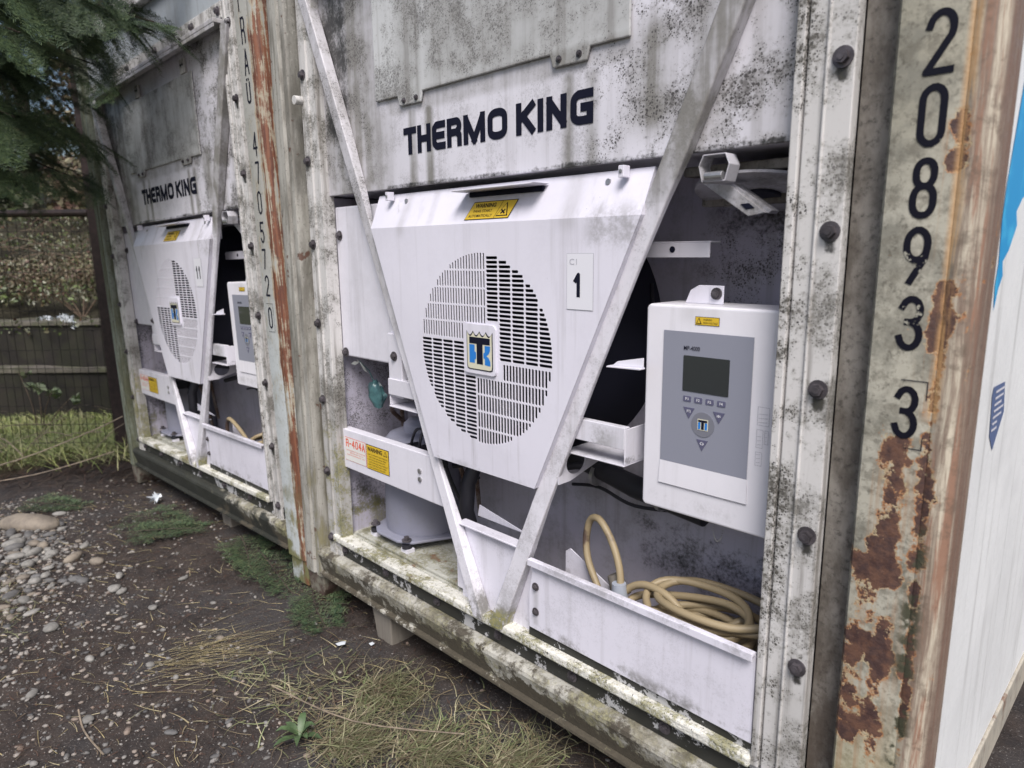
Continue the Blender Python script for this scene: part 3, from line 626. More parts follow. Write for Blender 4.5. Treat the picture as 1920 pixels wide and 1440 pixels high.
    slab([(1.740, Y, 1.578), (1.392, Y, .818), (1.392, Y + .03, .818), (1.740, Y + .03, 1.578)])
    slab([(.925, Y, .818), (.612, Y, 1.578), (.612, Y + .03, 1.578), (.925, Y + .03, .818)])
    slab([(1.392, Y, .818), (.925, Y, .818), (.925, Y + .03, .818), (1.392, Y + .03, .818)])
    b.raw([(1.740, Y, 1.578), (1.740, Y + .06, 1.578), (1.742, Y + .06, 1.69), (1.742, Y + .05, 1.69)], [(0, 1, 2, 3)], 'cover')
    b.raw([(.612, Y, 1.578), (.600, Y + .05, 1.69), (.600, Y + .06, 1.69), (.612, Y + .06, 1.578)], [(0, 1, 2, 3)], 'cover')
    fc = P(b, 'fan_cover')
    b = MB(); b.prism(rrect(1.102, 1.243, 1.131, 1.282, .012), Y - .007, Y - .0005, 'cover')
    yb = Y - .0082; sx0, sx1, sz0, sz1 = 1.117, 1.233, 1.143, 1.262
    def shield(x0, x1, z0, z1):
        p = [(x0 + .010, z0), (x1 - .010, z0), (x1 - .002, z0 + .003), (x1, z0 + .012), (x1, z1)]
        n = 24
        for i in range(1, n): t = i / n; p.append((x1 - (x1 - x0) * t, z1 - abs(math.sin(t * math.pi * 4)) * .013))
        return p + [(x0, z1), (x0, z0 + .012), (x0 + .002, z0 + .003)]
    b.poly(shield(sx0, sx1, sz0, sz1), yb, 'ink'); b.poly(shield(sx0 + .0032, sx1 - .0032, sz0 + .0032, sz1 - .0045), yb - .0006, 'cream')
    yt = yb - .0012
    b.poly([(1.130, 1.243), (1.222, 1.243), (1.222, 1.223), (1.190, 1.223), (1.190, 1.162), (1.163, 1.162), (1.163, 1.223), (1.130, 1.223)][::-1], yt, 'ink')
    b.poly([(1.130, 1.220), (1.154, 1.220), (1.154, 1.200), (1.160, 1.197), (1.160, 1.178), (1.154, 1.175), (1.154, 1.164), (1.130, 1.164)], yt, 'blue')
    kk = [(1.193, 1.197), (1.199, 1.200), (1.199, 1.220), (1.223, 1.220), (1.222, 1.206), (1.216, 1.196), (1.206, 1.190), (1.217, 1.184), (1.223, 1.174), (1.223, 1.160), (1.199, 1.162), (1.199, 1.180), (1.193, 1.183)]
    b.poly(kk, yt, 'blue'); b.build('badge', fc)
    # dark latch opening with raised lip in the top edge
    b = MB(); sl = lambda z: Y + (z - 1.578) / .112 * .05
    b.box(1.10, 1.40, sl(1.655) - .006, sl(1.655) + .03, 1.655, 1.6695, 'ink')
    b.prism([(1.075, 1.6700), (1.40, 1.6700), (1.415, 1.6745), (1.09, 1.6745)], -.004, .060, 'bracket'); b.build('handle', fc, bevel=.002)
    for x in (.70, 1.672):
        b = MB(); b.box(x - .008, x + .008, .030, .055, 1.668, 1.696, 'cover'); b.cyl((x, .0295, 1.683), (x, .027, 1.683), .005, 'screw', 10); b.build('clip', fc, bevel=.003)
    for x in (.775, 1.615): MB().cyl((x, sl(1.662) - .004, 1.664), (x, sl(1.662) + .01, 1.662), .0075, 'screw', 14).build('screw', fc)
    # warning sticker on the sloped top strip
    def on_slope(b_):
        b_.v = [(x, sl(z) - .0014 + (y), z) for x, y, z in b_.v]; return b_
    b = MB(); b.poly([(1.103, 1.588), (1.291, 1.588), (1.313, 1.640), (1.128, 1.640)], 0, 'ink'); b.poly([(1.106, 1.5900), (1.289, 1.5900), (1.3100, 1.6380), (1.130, 1.6380)], -.0006, 'yel')
    b.text('WARNING', 1.139, 1.228, 1.622, 1.634, -.0012, 'ink', .03); b.text('FANS START', 1.137, 1.217, 1.6085, 1.6165, -.0012, 'ink', .012); b.text('AUTOMATICALLY', 1.120, 1.222, 1.595, 1.603, -.0012, 'ink', .012)
    b.poly([(1.2305, 1.5905), (1.232, 1.5905), (1.254, 1.6375), (1.2525, 1.6375)], -.0012, 'ink')
    b.poly([(1.238, 1.595), (1.286, 1.595), (1.273, 1.634)], -.0012, 'ink'); b.poly([(1.2425, 1.5975), (1.2815, 1.5975), (1.2715, 1.6295)], -.0018, 'yel')
    for a in (35, 145):
        c, s_ = math.cos(R(a)), math.sin(R(a)); h, t = .010, .0022; X, Z = 1.265, 1.6075
        b.poly([(X - c * h - s_ * t, Z - s_ * h + c * t), (X - c * h + s_ * t, Z - s_ * h - c * t), (X + c * h + s_ * t, Z + s_ * h - c * t), (X + c * h - s_ * t, Z + s_ * h + c * t)], -.0024, 'ink')
    on_slope(b).build('warning_label', fc)
    reseat(fc, 0.9826, (1.172, 1.203), (1.1986, 1.2082), -.024)
    # -- left service panel with bolts
    b = MB(); b.box(.325, .72, .052, .10, 1.10, 1.665, 'bracket'); sp = P(b, 'service_panel', bevel=.006)
    MB().bolt(.352, .051, 1.56, .012, .01).build('bolt', sp, smooth=True); MB().bolt(.352, .051, 1.115, .012, .01).build('bolt', sp, smooth=True)
    # -- label bracket left (bent plate)
    b = MB(); b.prism([(.336, .664), (.985, .658), (.985, .823), (.336, .820)], .004, .009, 'bracket'); b.box(.336, .94, .0095, .045, .812, .8195, 'bracket'); lb = P(b, 'label_bracket', bevel=.003)
    b = MB(); b.poly([(.386, .697), (.532, .697), (.532, .791), (.386, .791)], .0030, 'red'); b.poly([(.3875, .6985), (.5305, .6985), (.5305, .7895), (.3875, .7895)], .0024, 'wlab')
    [b.glyph(ch, .394 + q, .394 + q + w_, .753, .785, .0018, 'red', .0052) for ch, q, w_ in (('R', 0, .020), ('-', .024, .014), ('4', .042, .020), ('0', .066, .019), ('4', .089, .020), ('A', .112, .021))]
    for i, (a, c_) in enumerate(((.395, .527), (.42, .51), (.40, .52))): b.text('REFRIGERANT OIL CHARGE'[:22 - i * 4], a, c_, .738 - i * .009, .742 - i * .009, .0018, 'red')
    b.build('refrigerant_label', lb)
    b = MB(); b.poly([(.535, .694), (.682, .694), (.682, .790), (.535, .790)], .0030, 'ink'); b.poly([(.5375, .6965), (.6795, .6965), (.6795, .7875), (.5375, .7875)], .0024, 'yel')
    b.text('WARNING', .543, .641, .765, .782, .0018, 'ink', .03); b.poly([(.648, .764), (.674, .764), (.661, .785)], .0018, 'ink'); b.poly([(.6515, .7665), (.6705, .7665), (.661, .7815)], .0012, 'yel'); b.poly([(.6602, .769), (.6618, .769), (.6618, .777), (.6602, .777)], .0006, 'ink')
    for i in range(6): b.text('UNIT CONTAINS HIGH PRESSURE'[:26 - 2 * (i % 3)], .546 + .006 * (i % 2), .672 - .008 * (i % 3), .7505 - i * .0098, .7555 - i * .0098, .0018, 'ink')
    b.build('warning_label', lb)
    for z in (.757, .727): MB().cyl((.865, .004, z), (.865, -.001, z), .009, 'screw', 12).build('screw', lb, smooth=True)
    reseat(lb, 1.019, (.66, .74), (0.6211, 0.7256), .026)
    # -- compressor
    cxx, cyy = .555, .245
    b = MB(); b.lathe([(.150, .411), (.152, .43), (.150, .60), (.152, .62), (.156, .66), (.156, .72), (.148, .765), (.125, .792), (.095, .80), (.07, .803), (.066, .83), (.05, .845), (.03, .85)], (cxx, cyy, 0), 'comp', 44)
    cp = P(b, 'compressor', smooth=True)
    b = MB(); hexp = [(cxx + .195 * math.cos(R(a)), cyy + .195 * math.sin(R(a))) for a in (-70, -50, 0, 50, 70, 110, 130, 180, 230, 250)]; b.prism(hexp, .398, .410, 'comp', 'z'); b.build('mounting_plate', cp, bevel=.004)
    for x, y in ((.655, .085), (.43, .095), (.72, .30)):
        b = MB(); b.cyl((x, y, .383), (x, y, .397), .020, 'rubber', 16); b.cyl((x, y, .411), (x, y, .416), .019, 'bolt', 16); b.cyl((x, y, .4165), (x, y, .428), .011, 'bolt', 6); b.build('mounting_bolt', cp, smooth=True)
        b = MB(); b.box(x - .022, x + .022, y - .012, y + .02, .366, .382, 'bracket'); b.box(x - .014, x + .016, y - .014, y - .0125, .340, .381, 'cover'); b.build('mounting_foot', cp, bevel=.002)
    b = MB()                                                   # valve block on compressor
    b.cyl((.645, .07, .762), (.645, .16, .762), .026, 'rubber', 14); b.cyl((.645, .066, .762), (.645, .0695, .762), .012, 'screw', 10); b.cyl((.712, .075, .768), (.712, .16, .768), .024, 'rubber', 14); b.cyl((.712, .071, .768), (.712, .0745, .768), .010, 'screw', 10)
    b.box(.69, .80, .10, .18, .715, .765, 'rubber'); b.cyl((.675, .08, .735), (.69, .14, .70), .014, 'screw', 10); b.build('valve_block', cp, smooth=True)
    # -- copper lines, wiring and fan motor inside the bay
    for i, pth in enumerate(([(.40, .30, .78), (.40, .22, .86), (.50, .20, .90), (.66, .22, .90), (.82, .26, .86), (.84, .30, .5)], [(.36, .33, .37), (.365, .31, .62), (.37, .30, .95), (.60, .31, .98)], [(.74, .14, .76), (.80, .16, .80), (.83, .22, .70), (.84, .26, .45)])):
        b = MB(); b.tube(smooth_path(pth, 6), .009, 'pipe', 8); P(b, 'refrigerant_pipe', smooth=True)
    for i, pth in enumerate(([(.66, .12, .79), (.72, .11, .86), (.80, .13, .83), (.86, .14, .70), (.90, .16, .60)], [(.735, .10, .79), (.78, .10, .87), (.88, .15, .86), (.95, .2, .70)], [(1.30, .30, .74), (1.42, .29, .76), (1.55, .30, .73), (1.75, .31, .76)], [(1.56, .34, 1.40), (1.60, .30, 1.30), (1.66, .29, 1.15), (1.70, .30, 1.02)])):
        b = MB(); b.tube(smooth_path(pth, 6), .0055, 'rubber', 6); P(b, 'wiring', smooth=True)
    for x, z in ((1.42, .808), (1.66, .788)):
        b = MB(); b.lathe([(.036, -.006), (.039, -.006), (.039, .006), (.036, .006)], (x, .28, z), 'screw', 20, (1, 0, -.12)); P(b, 'hose_clamp', smooth=True)
    b = MB(); b.box(.352, .44, .30, .355, .56, .70, 'bracket'); b.box(.362, .43, .296, .2995, .57, .69, 'comp'); P(b, 'junction_box', bevel=.004)
    # -- hoses
    b = MB(); b.tube([(1.03, .20, .90), (1.02, .13, .80), (1.005, .10, .72), (.993, .10, .62), (.985, .14, .50), (.97, .2, .40)], .026, 'rubber', 12); P(b, 'drain_hose', smooth=True)
    b = MB(); b.tube([(.86, .16, .74), (.93, .17, .76), (1.0, .2, .80), (1.1, .22, .81)], .012, 'rubber', 8); P(b, 'thin_hose', smooth=True)
    b = MB(); b.tube([(1.30, .28, .85), (1.45, .28, .82), (1.56, .28, .80), (1.8, .28, .775)], [.03, .03, .034, .034], 'rubber', 12)
    b.tube([(1.25, .2, .80), (1.36, .24, .83), (1.5, .3, .835)], .012, 'rubber', 8); P(b, 'black_pipe', smooth=True)
    # -- fan motor bracket channels
    def channel(sgn):
        X = lambda x: x if sgn > 0 else 2.41 - x
        b = MB()
        def bx(x0, x1, *a): q = sorted((X(x0), X(x1))); b.box(q[0], q[1], *a)
        bx(1.535, 1.716, .006, .010, 1.003, 1.060, 'bracket'); bx(1.535, 1.716, .0101, .030, 1.056, 1.060, 'bracket'); bx(1.51, 1.716, .006, .13, .958, .962, 'bracket')
        bx(1.7125, 1.7165, .0101, .30, .9625, 1.0555, 'bracket'); bx(1.53, 1.71, .13, .134, .9625, 1.02, 'rear'); reseat(P(b, 'fan_bracket', bevel=.0015), 1.019, (1.62, 1.01), (1.5994, 1.0007), .026)
    channel(1); channel(-1)
    ell = lambda cy_, z_, a, c: [(cy_ + a * math.cos(2 * math.pi * k / 28), z_ + c * math.sin(2 * math.pi * k / 28)) for k in range(28)]
    vs, fs = perforated([(.0, .955), (.0, .862), (.05, .862), (.34, .93), (.34, .955)], [ell(.075, .912, .042, .034), ell(.20, .930, .05, .020)], 0, .004, 'bracket')
    b = MB(); b.raw([(1.50 + y, x, z) for x, y, z in vs], fs, 'bracket'); reseat(P(b, 'gusset'), 1.012, (1.50, .91), (1.4855, 0.9029), .016)
    b = MB(); b.prism([(1.665, 1.2125), (1.757, 1.2165), (1.757, 1.240), (1.68, 1.224)], .02, .024, 'bracket'); b.prism([(1.655, 1.208), (1.757, 1.2115), (1.757, 1.2160), (1.657, 1.212)], .006, .0285, 'cover'); P(b, 'angle_bar', bevel=.001)
    b = MB(); b.box(1.62, 1.865, .12, .124, 1.478, 1.512, 'bracket'); b.box(1.62, 1.865, .1245, .17, 1.5125, 1.516, 'bracket'); b.cyl((1.765, .1195, 1.497), (1.765, .118, 1.497), .008, 'ink', 10); P(b, 'angle_bar', bevel=.001)
    # drawer-like white upright behind left brace
    b = MB(); b.box(.655, .735, .0375, .09, .985, 1.215, 'bracket'); ub = P(b, 'upright_bracket', bevel=.004); MB().bolt(.695, .0365, 1.135, .011, .008).build('bolt', ub, smooth=True)
    # -- latch bracket and round cover at the top right of the opening
    b = MB(); n_ = Vector((.03, -.22, -.97)).normalized(); c0 = Vector((1.945, .21, 1.622)); b.lathe([(.001, -.006), (.155, -.006), (.155, .0), (.001, .0)], c0, 'latch', 48, n_); dc = P(b, 'round_cover', smooth=True)
    b = MB(); b.cyl(c0 + n_ * .001, c0 + n_ * .008, .04, 'dark', 20); b.build('hub', dc)
    b = MB(); y0, y1 = .004, .05; t = .003
    xl, xr = 1.905, 1.958; zt_, zm, zb_ = 1.694, 1.671, 1.637
    b.box(xl, xr, y0, y1, zt_ - t, zt_, 'latch'); b.box(xl + .004, xr, y0, y1, zb_, zb_ + t, 'latch')
    for xa, sg in ((xl, -1), (xr, 1)):
        b.prism([(xa, zt_), (xa + sg * .010, zm), (xa + sg * .001, zb_), (xa + sg * .001 - sg * .003, zb_), (xa + sg * .007, zm), (xa - sg * .003, zt_)], y0, y1, 'latch')
    b.cyl((xl + .008, .005, zb_ + .012), (xr - .004, .005, zb_ + .012), .009, 'screw', 14)
    P(b, 'latch', bevel=.0015)
    b = MB(); b.prism([(1.872, 1.641), (1.936, 1.634), (2.021, 1.572), (1.983, 1.566)], .066, .080, 'latch'); b.prism([(1.925, 1.636), (1.940, 1.636), (2.028, 1.576), (2.021, 1.570)], .0805, .12, 'latch'); b.prism([(1.965, 1.592), (1.985, 1.593), (1.998, 1.582), (1.978, 1.580)], .064, .0655, 'ink'); P(b, 'latch_arm', bevel=.003)
    b = MB(); b.box(1.80, 2.117, .10, .15, 1.662, 1.684, 'recess'); b.box(1.78, 2.117, .22, .26, 1.60, 1.64, 'recess'); P(b, 'crossbar', bevel=.004)
    # -- control box
    b = MB(); x0, x1, z0, z1, yf = 1.762, 2.116, .872, 1.372, .022
    b.prism(rrect(x0, x1, z0, z1, .010), yf, .16, 'ctrl'); cb = P(b, 'control_box', bevel=.006, seg=3)
    # raised bezel as a frame: four slabs round the sunk keypad, sloping inwards
    kx0, kx1, kz0, kz1 = 1.813, 2.036, .998, 1.313
    b = MB(); yk = yf + .0
    bx0, bx1, bz0, bz1 = kx0 - .002, kx1 + .002, .942, kz1 + .003
    b.raw([(bx0, yf - .001, bz0), (bx1, yf - .001, bz0), (bx1, yf - .001, bz1), (bx0, yf - .001, bz1), (kx0, yf - .0022, kz0), (kx1, yf - .0022, kz0), (kx1, yf - .0022, kz1), (kx0, yf - .0022, kz1)],
          [(4, 5, 6, 7)], 'grey')
    b.raw([(bx0, yf - .0045, bz0), (bx1, yf - .0045, bz0), (kx1, yf - .0024, kz0), (kx0, yf - .0024, kz0)], [(0, 1, 2, 3)], 'ctrl')
    b.raw([(bx0, yf - .0005, bz0 - .004), (bx1, yf - .0005, bz0 - .004), (bx1, yf - .0045, bz0), (bx0, yf - .0045, bz0)], [(0, 1, 2, 3)], 'ctrl')
    b.raw([(bx1, yf - .0005, bz0), (kx1, yf - .0005, kz0), (kx1, yf - .0024, kz0), (bx1, yf - .0045, bz0)], [(0, 1, 2, 3)], 'ctrl')
    b.raw([(bx0, yf - .0005, bz0), (bx0, yf - .0045, bz0), (kx0, yf - .0024, kz0), (kx0, yf - .0005, kz0)], [(0, 1, 2, 3)], 'ctrl')
    kp = b.build('keypad', cb)
    yk = yf - .0034
    b = MB(); b.prism(rrect(1.868, 1.983, 1.176, 1.259, .002), yk, yf - .002, 'lcd'); b.build('screen', cb)
    # key rows: positions in face coordinates
    b = MB(); b.text('MP-4000', 1.868, 1.909, 1.271, 1.281, yk, 'ink', .006); b.build('lettering', cb); b = MB()
    b.cyl((1.924, yk, 1.103), (1.924, yf - .002, 1.103), .029, 'pad', 32)
    ex, ez = 1.911, 1.090; b.poly([(ex, ez), (ex + .027, ez), (ex + .027, ez + .026), (ex, ez + .026)], yk - .0006, 'cream')
    b.poly([(ex + .002, ez + .002), (ex + .008, ez + .002), (ex + .008, ez + .018), (ex + .002, ez + .018)], yk - .0012, 'blue'); b.poly([(ex + .019, ez + .002), (ex + .025, ez + .002), (ex + .025, ez + .018), (ex + .019, ez + .018)], yk - .0012, 'blue')
    b.poly([(ex + .002, ez + .019), (ex + .025, ez + .019), (ex + .025, ez + .024), (ex + .002, ez + .024)], yk - .0012, 'ink'); b.poly([(ex + .010, ez + .002), (ex + .017, ez + .002), (ex + .017, ez + .0188), (ex + .010, ez + .0188)], yk - .0012, 'ink')
    b.build('emblem', cb)
    for i in range(4):
        xk = 1.871 + i * .0288; zk = 1.158
        b = MB(); b.prism(rrect(xk, xk + .020, zk - .0065, zk + .0065, .002), yk, yf - .002, 'key'); b.text('F%d' % (i + 1), xk + .006, xk + .014, zk - .003, zk + .0035, yk - .0006, 'keytext', .02); b.build('button', cb)
    for xk, zk, lab in ((1.887, 1.128, 'PTI'), (1.963, 1.128, '*'), (1.924, 1.057, 'o')):
        b = MB(); b.prism([(xk - .0145, zk + .010), (xk, zk - .016), (xk + .0145, zk + .010)], yk, yf - .002, 'key'); b.text(lab, xk - .005, xk + .005, zk - .002, zk + .005, yk - .0006, 'keytext', .01); b.build('button', cb)
    for q in (1.875, 1.890): 
        pass
    b = MB(); X0, X1, Z0, Z1 = 1.893, 1.953, 1.330, 1.349; b.poly([(X0, Z0), (X1, Z0), (X1, Z1), (X0, Z1)], yf - .001, 'ink'); b.poly([(X0 + .001, Z0 + .001), (X1 - .001, Z0 + .001), (X1 - .001, Z1 - .001), (X0 + .001, Z1 - .001)], yf - .0016, 'yel')
    b.poly([(X0 + .003, Z0 + .003), (X0 + .017, Z0 + .003), (X0 + .010, Z1 - .002)], yf - .0022, 'ink'); b.poly([(X0 + .0055, Z0 + .0045), (X0 + .0145, Z0 + .0045), (X0 + .010, Z1 - .005)], yf - .0028, 'yel')
    b.text('WARNING', X0 + .021, X1 - .018, Z1 - .008, Z1 - .004, yf - .0022, 'ink'); b.text('HIGH VOLTAGE', X0 + .021, X1 - .004, Z0 + .004, Z0 + .008, yf - .0022, 'ink'); b.build('warning_label', cb)
    b = MB()                                                   # faint wiring pictograms on the right margin
    for (q0, q1, r0, r1) in ((2.052, 2.078, 1.125, 1.165), (2.052, 2.066, 1.075, 1.115), (2.070, 2.078, 1.085, 1.115), (2.052, 2.066, 1.035, 1.065)):
        for a in ((q0, q1, r0, r0 + .0008), (q0, q1, r1, r1 + .0008), (q0, q0 + .0008, r0, r1), (q1, q1 + .0008, r0, r1)): b.poly([(a[0], a[2]), (a[1], a[2]), (a[1], a[3]), (a[0], a[3])], yf - .001, 'faint')
        for k in range(3): b.poly([(q0 + .002, r0 + .006 + k * .009), (q1 - .003, r0 + .0075 + k * .009), (q1 - .003, r0 + .0083 + k * .009), (q0 + .002, r0 + .0068 + k * .009)], yf - .001, 'faint')
    b.build('pictogram_print', cb)
    b = MB(); b.prism([(1.825, 1.3725), (1.905, 1.3725), (1.905, 1.415), (1.86, 1.415), (1.838, 1.403)], .090, .094, 'cover'); b.prism([(1.890, 1.3725), (1.925, 1.3725), (1.925, 1.415), (1.890, 1.415)], .0865, .0895, 'cover'); tb = b.build('mounting_tab', cb, bevel=.001)
    MB().bolt(1.908, .086, 1.397, .009, .006).build('bolt', cb, smooth=True)
    b = MB()                                                   # bead chain
    for k in range(25):
        t = k / 24; x = 1.958 + .017 * math.sin(math.pi * 2 * (t - .5)) * .0 + (.014 * (2 * t - 1)); z = .868 - .048 * math.sin(math.pi * t) ** .5
        b.lathe([(.0001, -.0016), (.0015, -.001), (.0016, .0), (.0015, .001), (.0001, .0016)], (x, .05, z), 'screw', 6)
    b.build('bead_chain', cb, smooth=True)
    reseat(cb, 1.0289, (1.94, 1.12), (1.9179, 1.109), .040)
    # -- cable trough
    b = MB(); b.prism([(1.383, .385), (2.090, .378), (2.090, .6025), (1.395, .6025), (1.395, .56), (1.383, .50)], .004, .008, 'trough')
    b.box(1.393, 2.089, -.010, .0035, .603, .612, 'trough'); b.box(1.393, 2.089, -.0135, -.0103, .592, .612, 'trough'); b.box(1.3955, 2.0895, .004, .010, .603, .6085, 'trough')
    b.box(2.0865, 2.090, .0085, .16, .39, .600, 'trough'); b.prism([(1.40, .585), (1.42, .60), (1.57, .53), (1.57, .45), (1.40, .45)], .15, .153, 'trough')
    tr = P(b, 'cable_trough', bevel=.0015)
    for z in (.525, .445): MB().bolt(1.412, .003, z, .008, .006).build('bolt', tr, smooth=True)
    return root

def smooth_path(p, n=10):
    p = [Vector(q) for q in p]; out = []
    for i in range(len(p) - 1):
        a, b_, c, d = p[max(i - 1, 0)], p[i], p[i + 1], p[min(i + 2, len(p) - 1)]
        for k in range(n):
            t = k / n; out.append(.5 * ((2 * b_) + (c - a) * t + (2 * a - 5 * b_ + 4 * c - d) * t * t + (3 * b_ - a - 3 * c + d) * t ** 3))
    return out + [p[-1]]
def stroke(b, pts, wdt, y, m):
    for (x0, z0), (x1, z1) in zip(pts, pts[1:]):
        d = Vector((x1 - x0, z1 - z0)).normalized() * wdt / 2; nx, nz = -d.y, d.x
        b.poly([(x0 - d.x + nx, z0 - d.y + nz), (x0 - d.x - nx, z0 - d.y - nz), (x1 + d.x - nx, z1 + d.y - nz), (x1 + d.x + nx, z1 + d.y + nz)], y, m)

def add_posts(root, left):
    mr, ml = ('post_l', 'post2_l') if left else ('post', 'post2')
    arc = [(2.436 - .036 + .036 * math.sin(R(a)), .018 - .038 * math.cos(R(a))) for a in (0, 18, 36, 54, 72, 90)]
    sec = [(2.276, .035), (2.274, -.012), (2.280, -.020), (2.384, -.020), (2.387, -.018), (2.390, -.020)] + arc[1:] + [(2.438, .07), (2.30, .07)]
    b = MB(); b.prism(sec, .125, ZT, mr, 'z'); pr = b.build('corner_post', root, smooth=True, sharp=40, label='corner post with large number and rust')
    sec = [(.162, .035), (.163, -.010), (.157, -.018), (.128, -.018), (.120, -.008), (.106, -.008), (.098, -.018), (.060, -.018)] + [(.045 - .04 * math.sin(R(a)), .022 - .04 * math.cos(R(a))) for a in (0, 30, 60, 90)] + [(.005, .07), (.15, .07)]
    b = MB(); b.prism(sec, .125, ZT, ml, 'z'); pl_ = b.build('corner_post', root, smooth=True, sharp=40, label='ribbed left corner post')
    b = MB(); b.prism([(.02, .124), (.16, .124), (.165, .06), (.14, .0), (.05, .0)][::-1], -.008, .14, 'footrust'); b.build('corner_foot', pl_, bevel=.004)
    b = MB(); b.box(2.28, 2.42, -.01, .15, .0, .1245, mr); b.build('corner_foot', pr, bevel=.006)
    return pr, pl_
def post_text(root, post, items, m, y=-.0212):
    b = MB()
    for t, x0, x1, z0, z1 in items:
        if t == 'Ü':
            b.glyph('U', x0, x1, z0, z1 - .016, y, m, .0095); zt = z1 - .006
            for xd in (x0 + .011, x1 - .011): b.poly([(xd - .0045, zt - .0045), (xd + .0045, zt - .0045), (xd + .0045, zt + .0045), (xd - .0045, zt + .0045)], y, m)
        else: b.glyph(t, x0, x1, z0, z1, y, m, .0112 if m == 'worn' else .0085)
    return b
def dupe(o, parent=None):
    c = o.copy(); COL.objects.link(c); c.parent = parent
    for ch in list(o.children): dupe(ch, c)
    return c

cont = make_container()
cont_l = dupe(cont)
tag(cont, 'nearer white refrigerated container with number 1 on its fan cover and a rusty beige post', 'container', 'refrigerated containers side by side')
tag(cont_l, 'farther white refrigerated container with number 11 on its fan cover, beside the fence', 'container', 'refrigerated containers side by side')
cont_l.matrix_world = Matrix(((0.99966583, -0.01518534, -0.02091973, -2.43891522), (0.01488711, 0.99978637, -0.01433864, -0.01425665), (0.021133, 0.01402241, 0.99967833, -0.04668513), (0, 0, 0, 1)))
# posts, writing and stickers that differ between the two
pr, pl_ = add_posts(cont, False)
b = post_text(cont, pr, [('2', 2.320, 2.366, 1.774, 1.875), ('0', 2.320, 2.363, 1.661, 1.761), ('8', 2.319, 2.361, 1.545, 1.645), ('9', 2.317, 2.360, 1.434, 1.532), ('3', 2.319, 2.361, 1.318, 1.415), ('3', 2.326, 2.367, 1.159, 1.256)], 'worn')
b.build('lettering', pr); b = MB()
stroke(b, [(2.335, 1.266), (2.377, 1.266), (2.377, 1.234)], .0016, -.0213, 'ink'); stroke(b, [(2.377, 1.165), (2.377, 1.143), (2.350, 1.143)], .0016, -.0213, 'ink')
b.build('check_digit_frame', pr)
prl, pll = add_posts(cont_l, True)
tx = [('F', 2.322, 2.352, 2.44, 2.535), ('R', 2.325, 2.360, 2.318, 2.418), ('A', 2.325, 2.365, 2.200, 2.300), ('Ü', 2.322, 2.358, 2.092, 2.190), ('4', 2.330, 2.368, 1.887, 1.981), ('7', 2.332, 2.366, 1.778, 1.866), ('0', 2.322, 2.358, 1.655, 1.749), ('5', 2.318, 2.352, 1.535, 1.625), ('7', 2.314, 2.348, 1.428, 1.514), ('2', 2.315, 2.352, 1.314, 1.404), ('0', 2.316, 2.350, 1.176, 1.268)]
b = post_text(cont_l, prl, tx, 'ink'); stroke(b, [(2.308, 1.283), (2.364, 1.283), (2.364, 1.162), (2.308, 1.162)], .0016, -.0213, 'ink'); b.build('lettering', prl)
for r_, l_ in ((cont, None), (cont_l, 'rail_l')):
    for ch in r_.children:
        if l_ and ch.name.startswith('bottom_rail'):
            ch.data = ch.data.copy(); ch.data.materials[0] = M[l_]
# port fittings between the containers
b = MB(); b.lathe([(.016, 0), (.016, .028), (.009, .028), (.009, .01)], (.214, .034, 2.06), 'rail', 20, (0, -1, 0)); b.build('drain_spout', cont, smooth=True)
b = MB(); b.tube([(.222, .03, 2.055), (.222, -.03, 2.053)], .016, 'frame', 16); b.build('pipe_stub', cont, smooth=True)
def sticker(root, two):
    fc = [c for c in root.children if c.name.startswith('fan_cover')][0]; Y = .020
    b = MB(); x0, x1, z0, z1 = 1.513, 1.602, 1.345, 1.490
    b.poly([(x0, z0), (x1, z0), (x1, z1), (x0, z1)], Y - .0012, 'seam'); b.poly([(x0 + .0012, z0 + .0012), (x1 - .0012, z0 + .0012), (x1 - .0012, z1 - .0012), (x0 + .0012, z1 - .0012)], Y - .0018, 'stick')
    if two: b.glyph('1', 1.527, 1.550, 1.385, 1.450, Y - .0024, 'ink', .010); b.glyph('1', 1.560, 1.583, 1.385, 1.450, Y - .0024, 'ink', .010)
    else:
        b.glyph('1', 1.536, 1.566, 1.378, 1.441, Y - .0024, 'ink', .0115); b.text('C1', 1.523, 1.548, 1.461, 1.476, Y - .0024, 'seam', .0)
    reseat(b.build('number_sticker', fc), 0.9826, (1.172, 1.203), (1.1986, 1.2082), -.024)
sticker(cont, False); sticker(cont_l, True)
# films on the side wall of the nearer container
sw = [c for c in cont.children if c.name.startswith('side_wall')][0]
b = MB(); pts = [(.28, 1.93), (.21, 1.88), (.150, 1.78), (.128, 1.68), (.110, 1.60), (.105, 1.54), (.120, 1.47), (.112, 1.43), (.125, 1.383), (.140, 1.42), (.165, 1.445), (.150, 1.47), (.19, 1.49), (.235, 1.535), (.215, 1.56), (.255, 1.585), (.30, 1.60), (.52, 1.68), (.60, 1.9), (.5, 1.98)]
b.raw([(2.4322, y, z) for y, z in pts], [list(range(len(pts)))], 'blupeel'); b.build('peeling_film', sw)
b = MB(); pts = [(.205, 1.215), (.212, 1.231), (.312, 1.228), (.338, 1.161), (.268, 1.092), (.225, 1.13)]
b.raw([(2.4322, y, z) for y, z in pts], [list(range(len(pts)))], 'navy')
for k in range(7):
    z = 1.215 - k * .013; y1 = .318 - max(0, k - 4) * .02; b.raw([(2.4330, .232 + .004 * (k % 2), z), (2.4330, y1 - .012 * (k % 3), z), (2.4330, y1 - .012 * (k % 3), z + .005), (2.4330, .232, z + .005)], [(0, 1, 2, 3)], 'keytext')
b.build('blue_notice', sw)

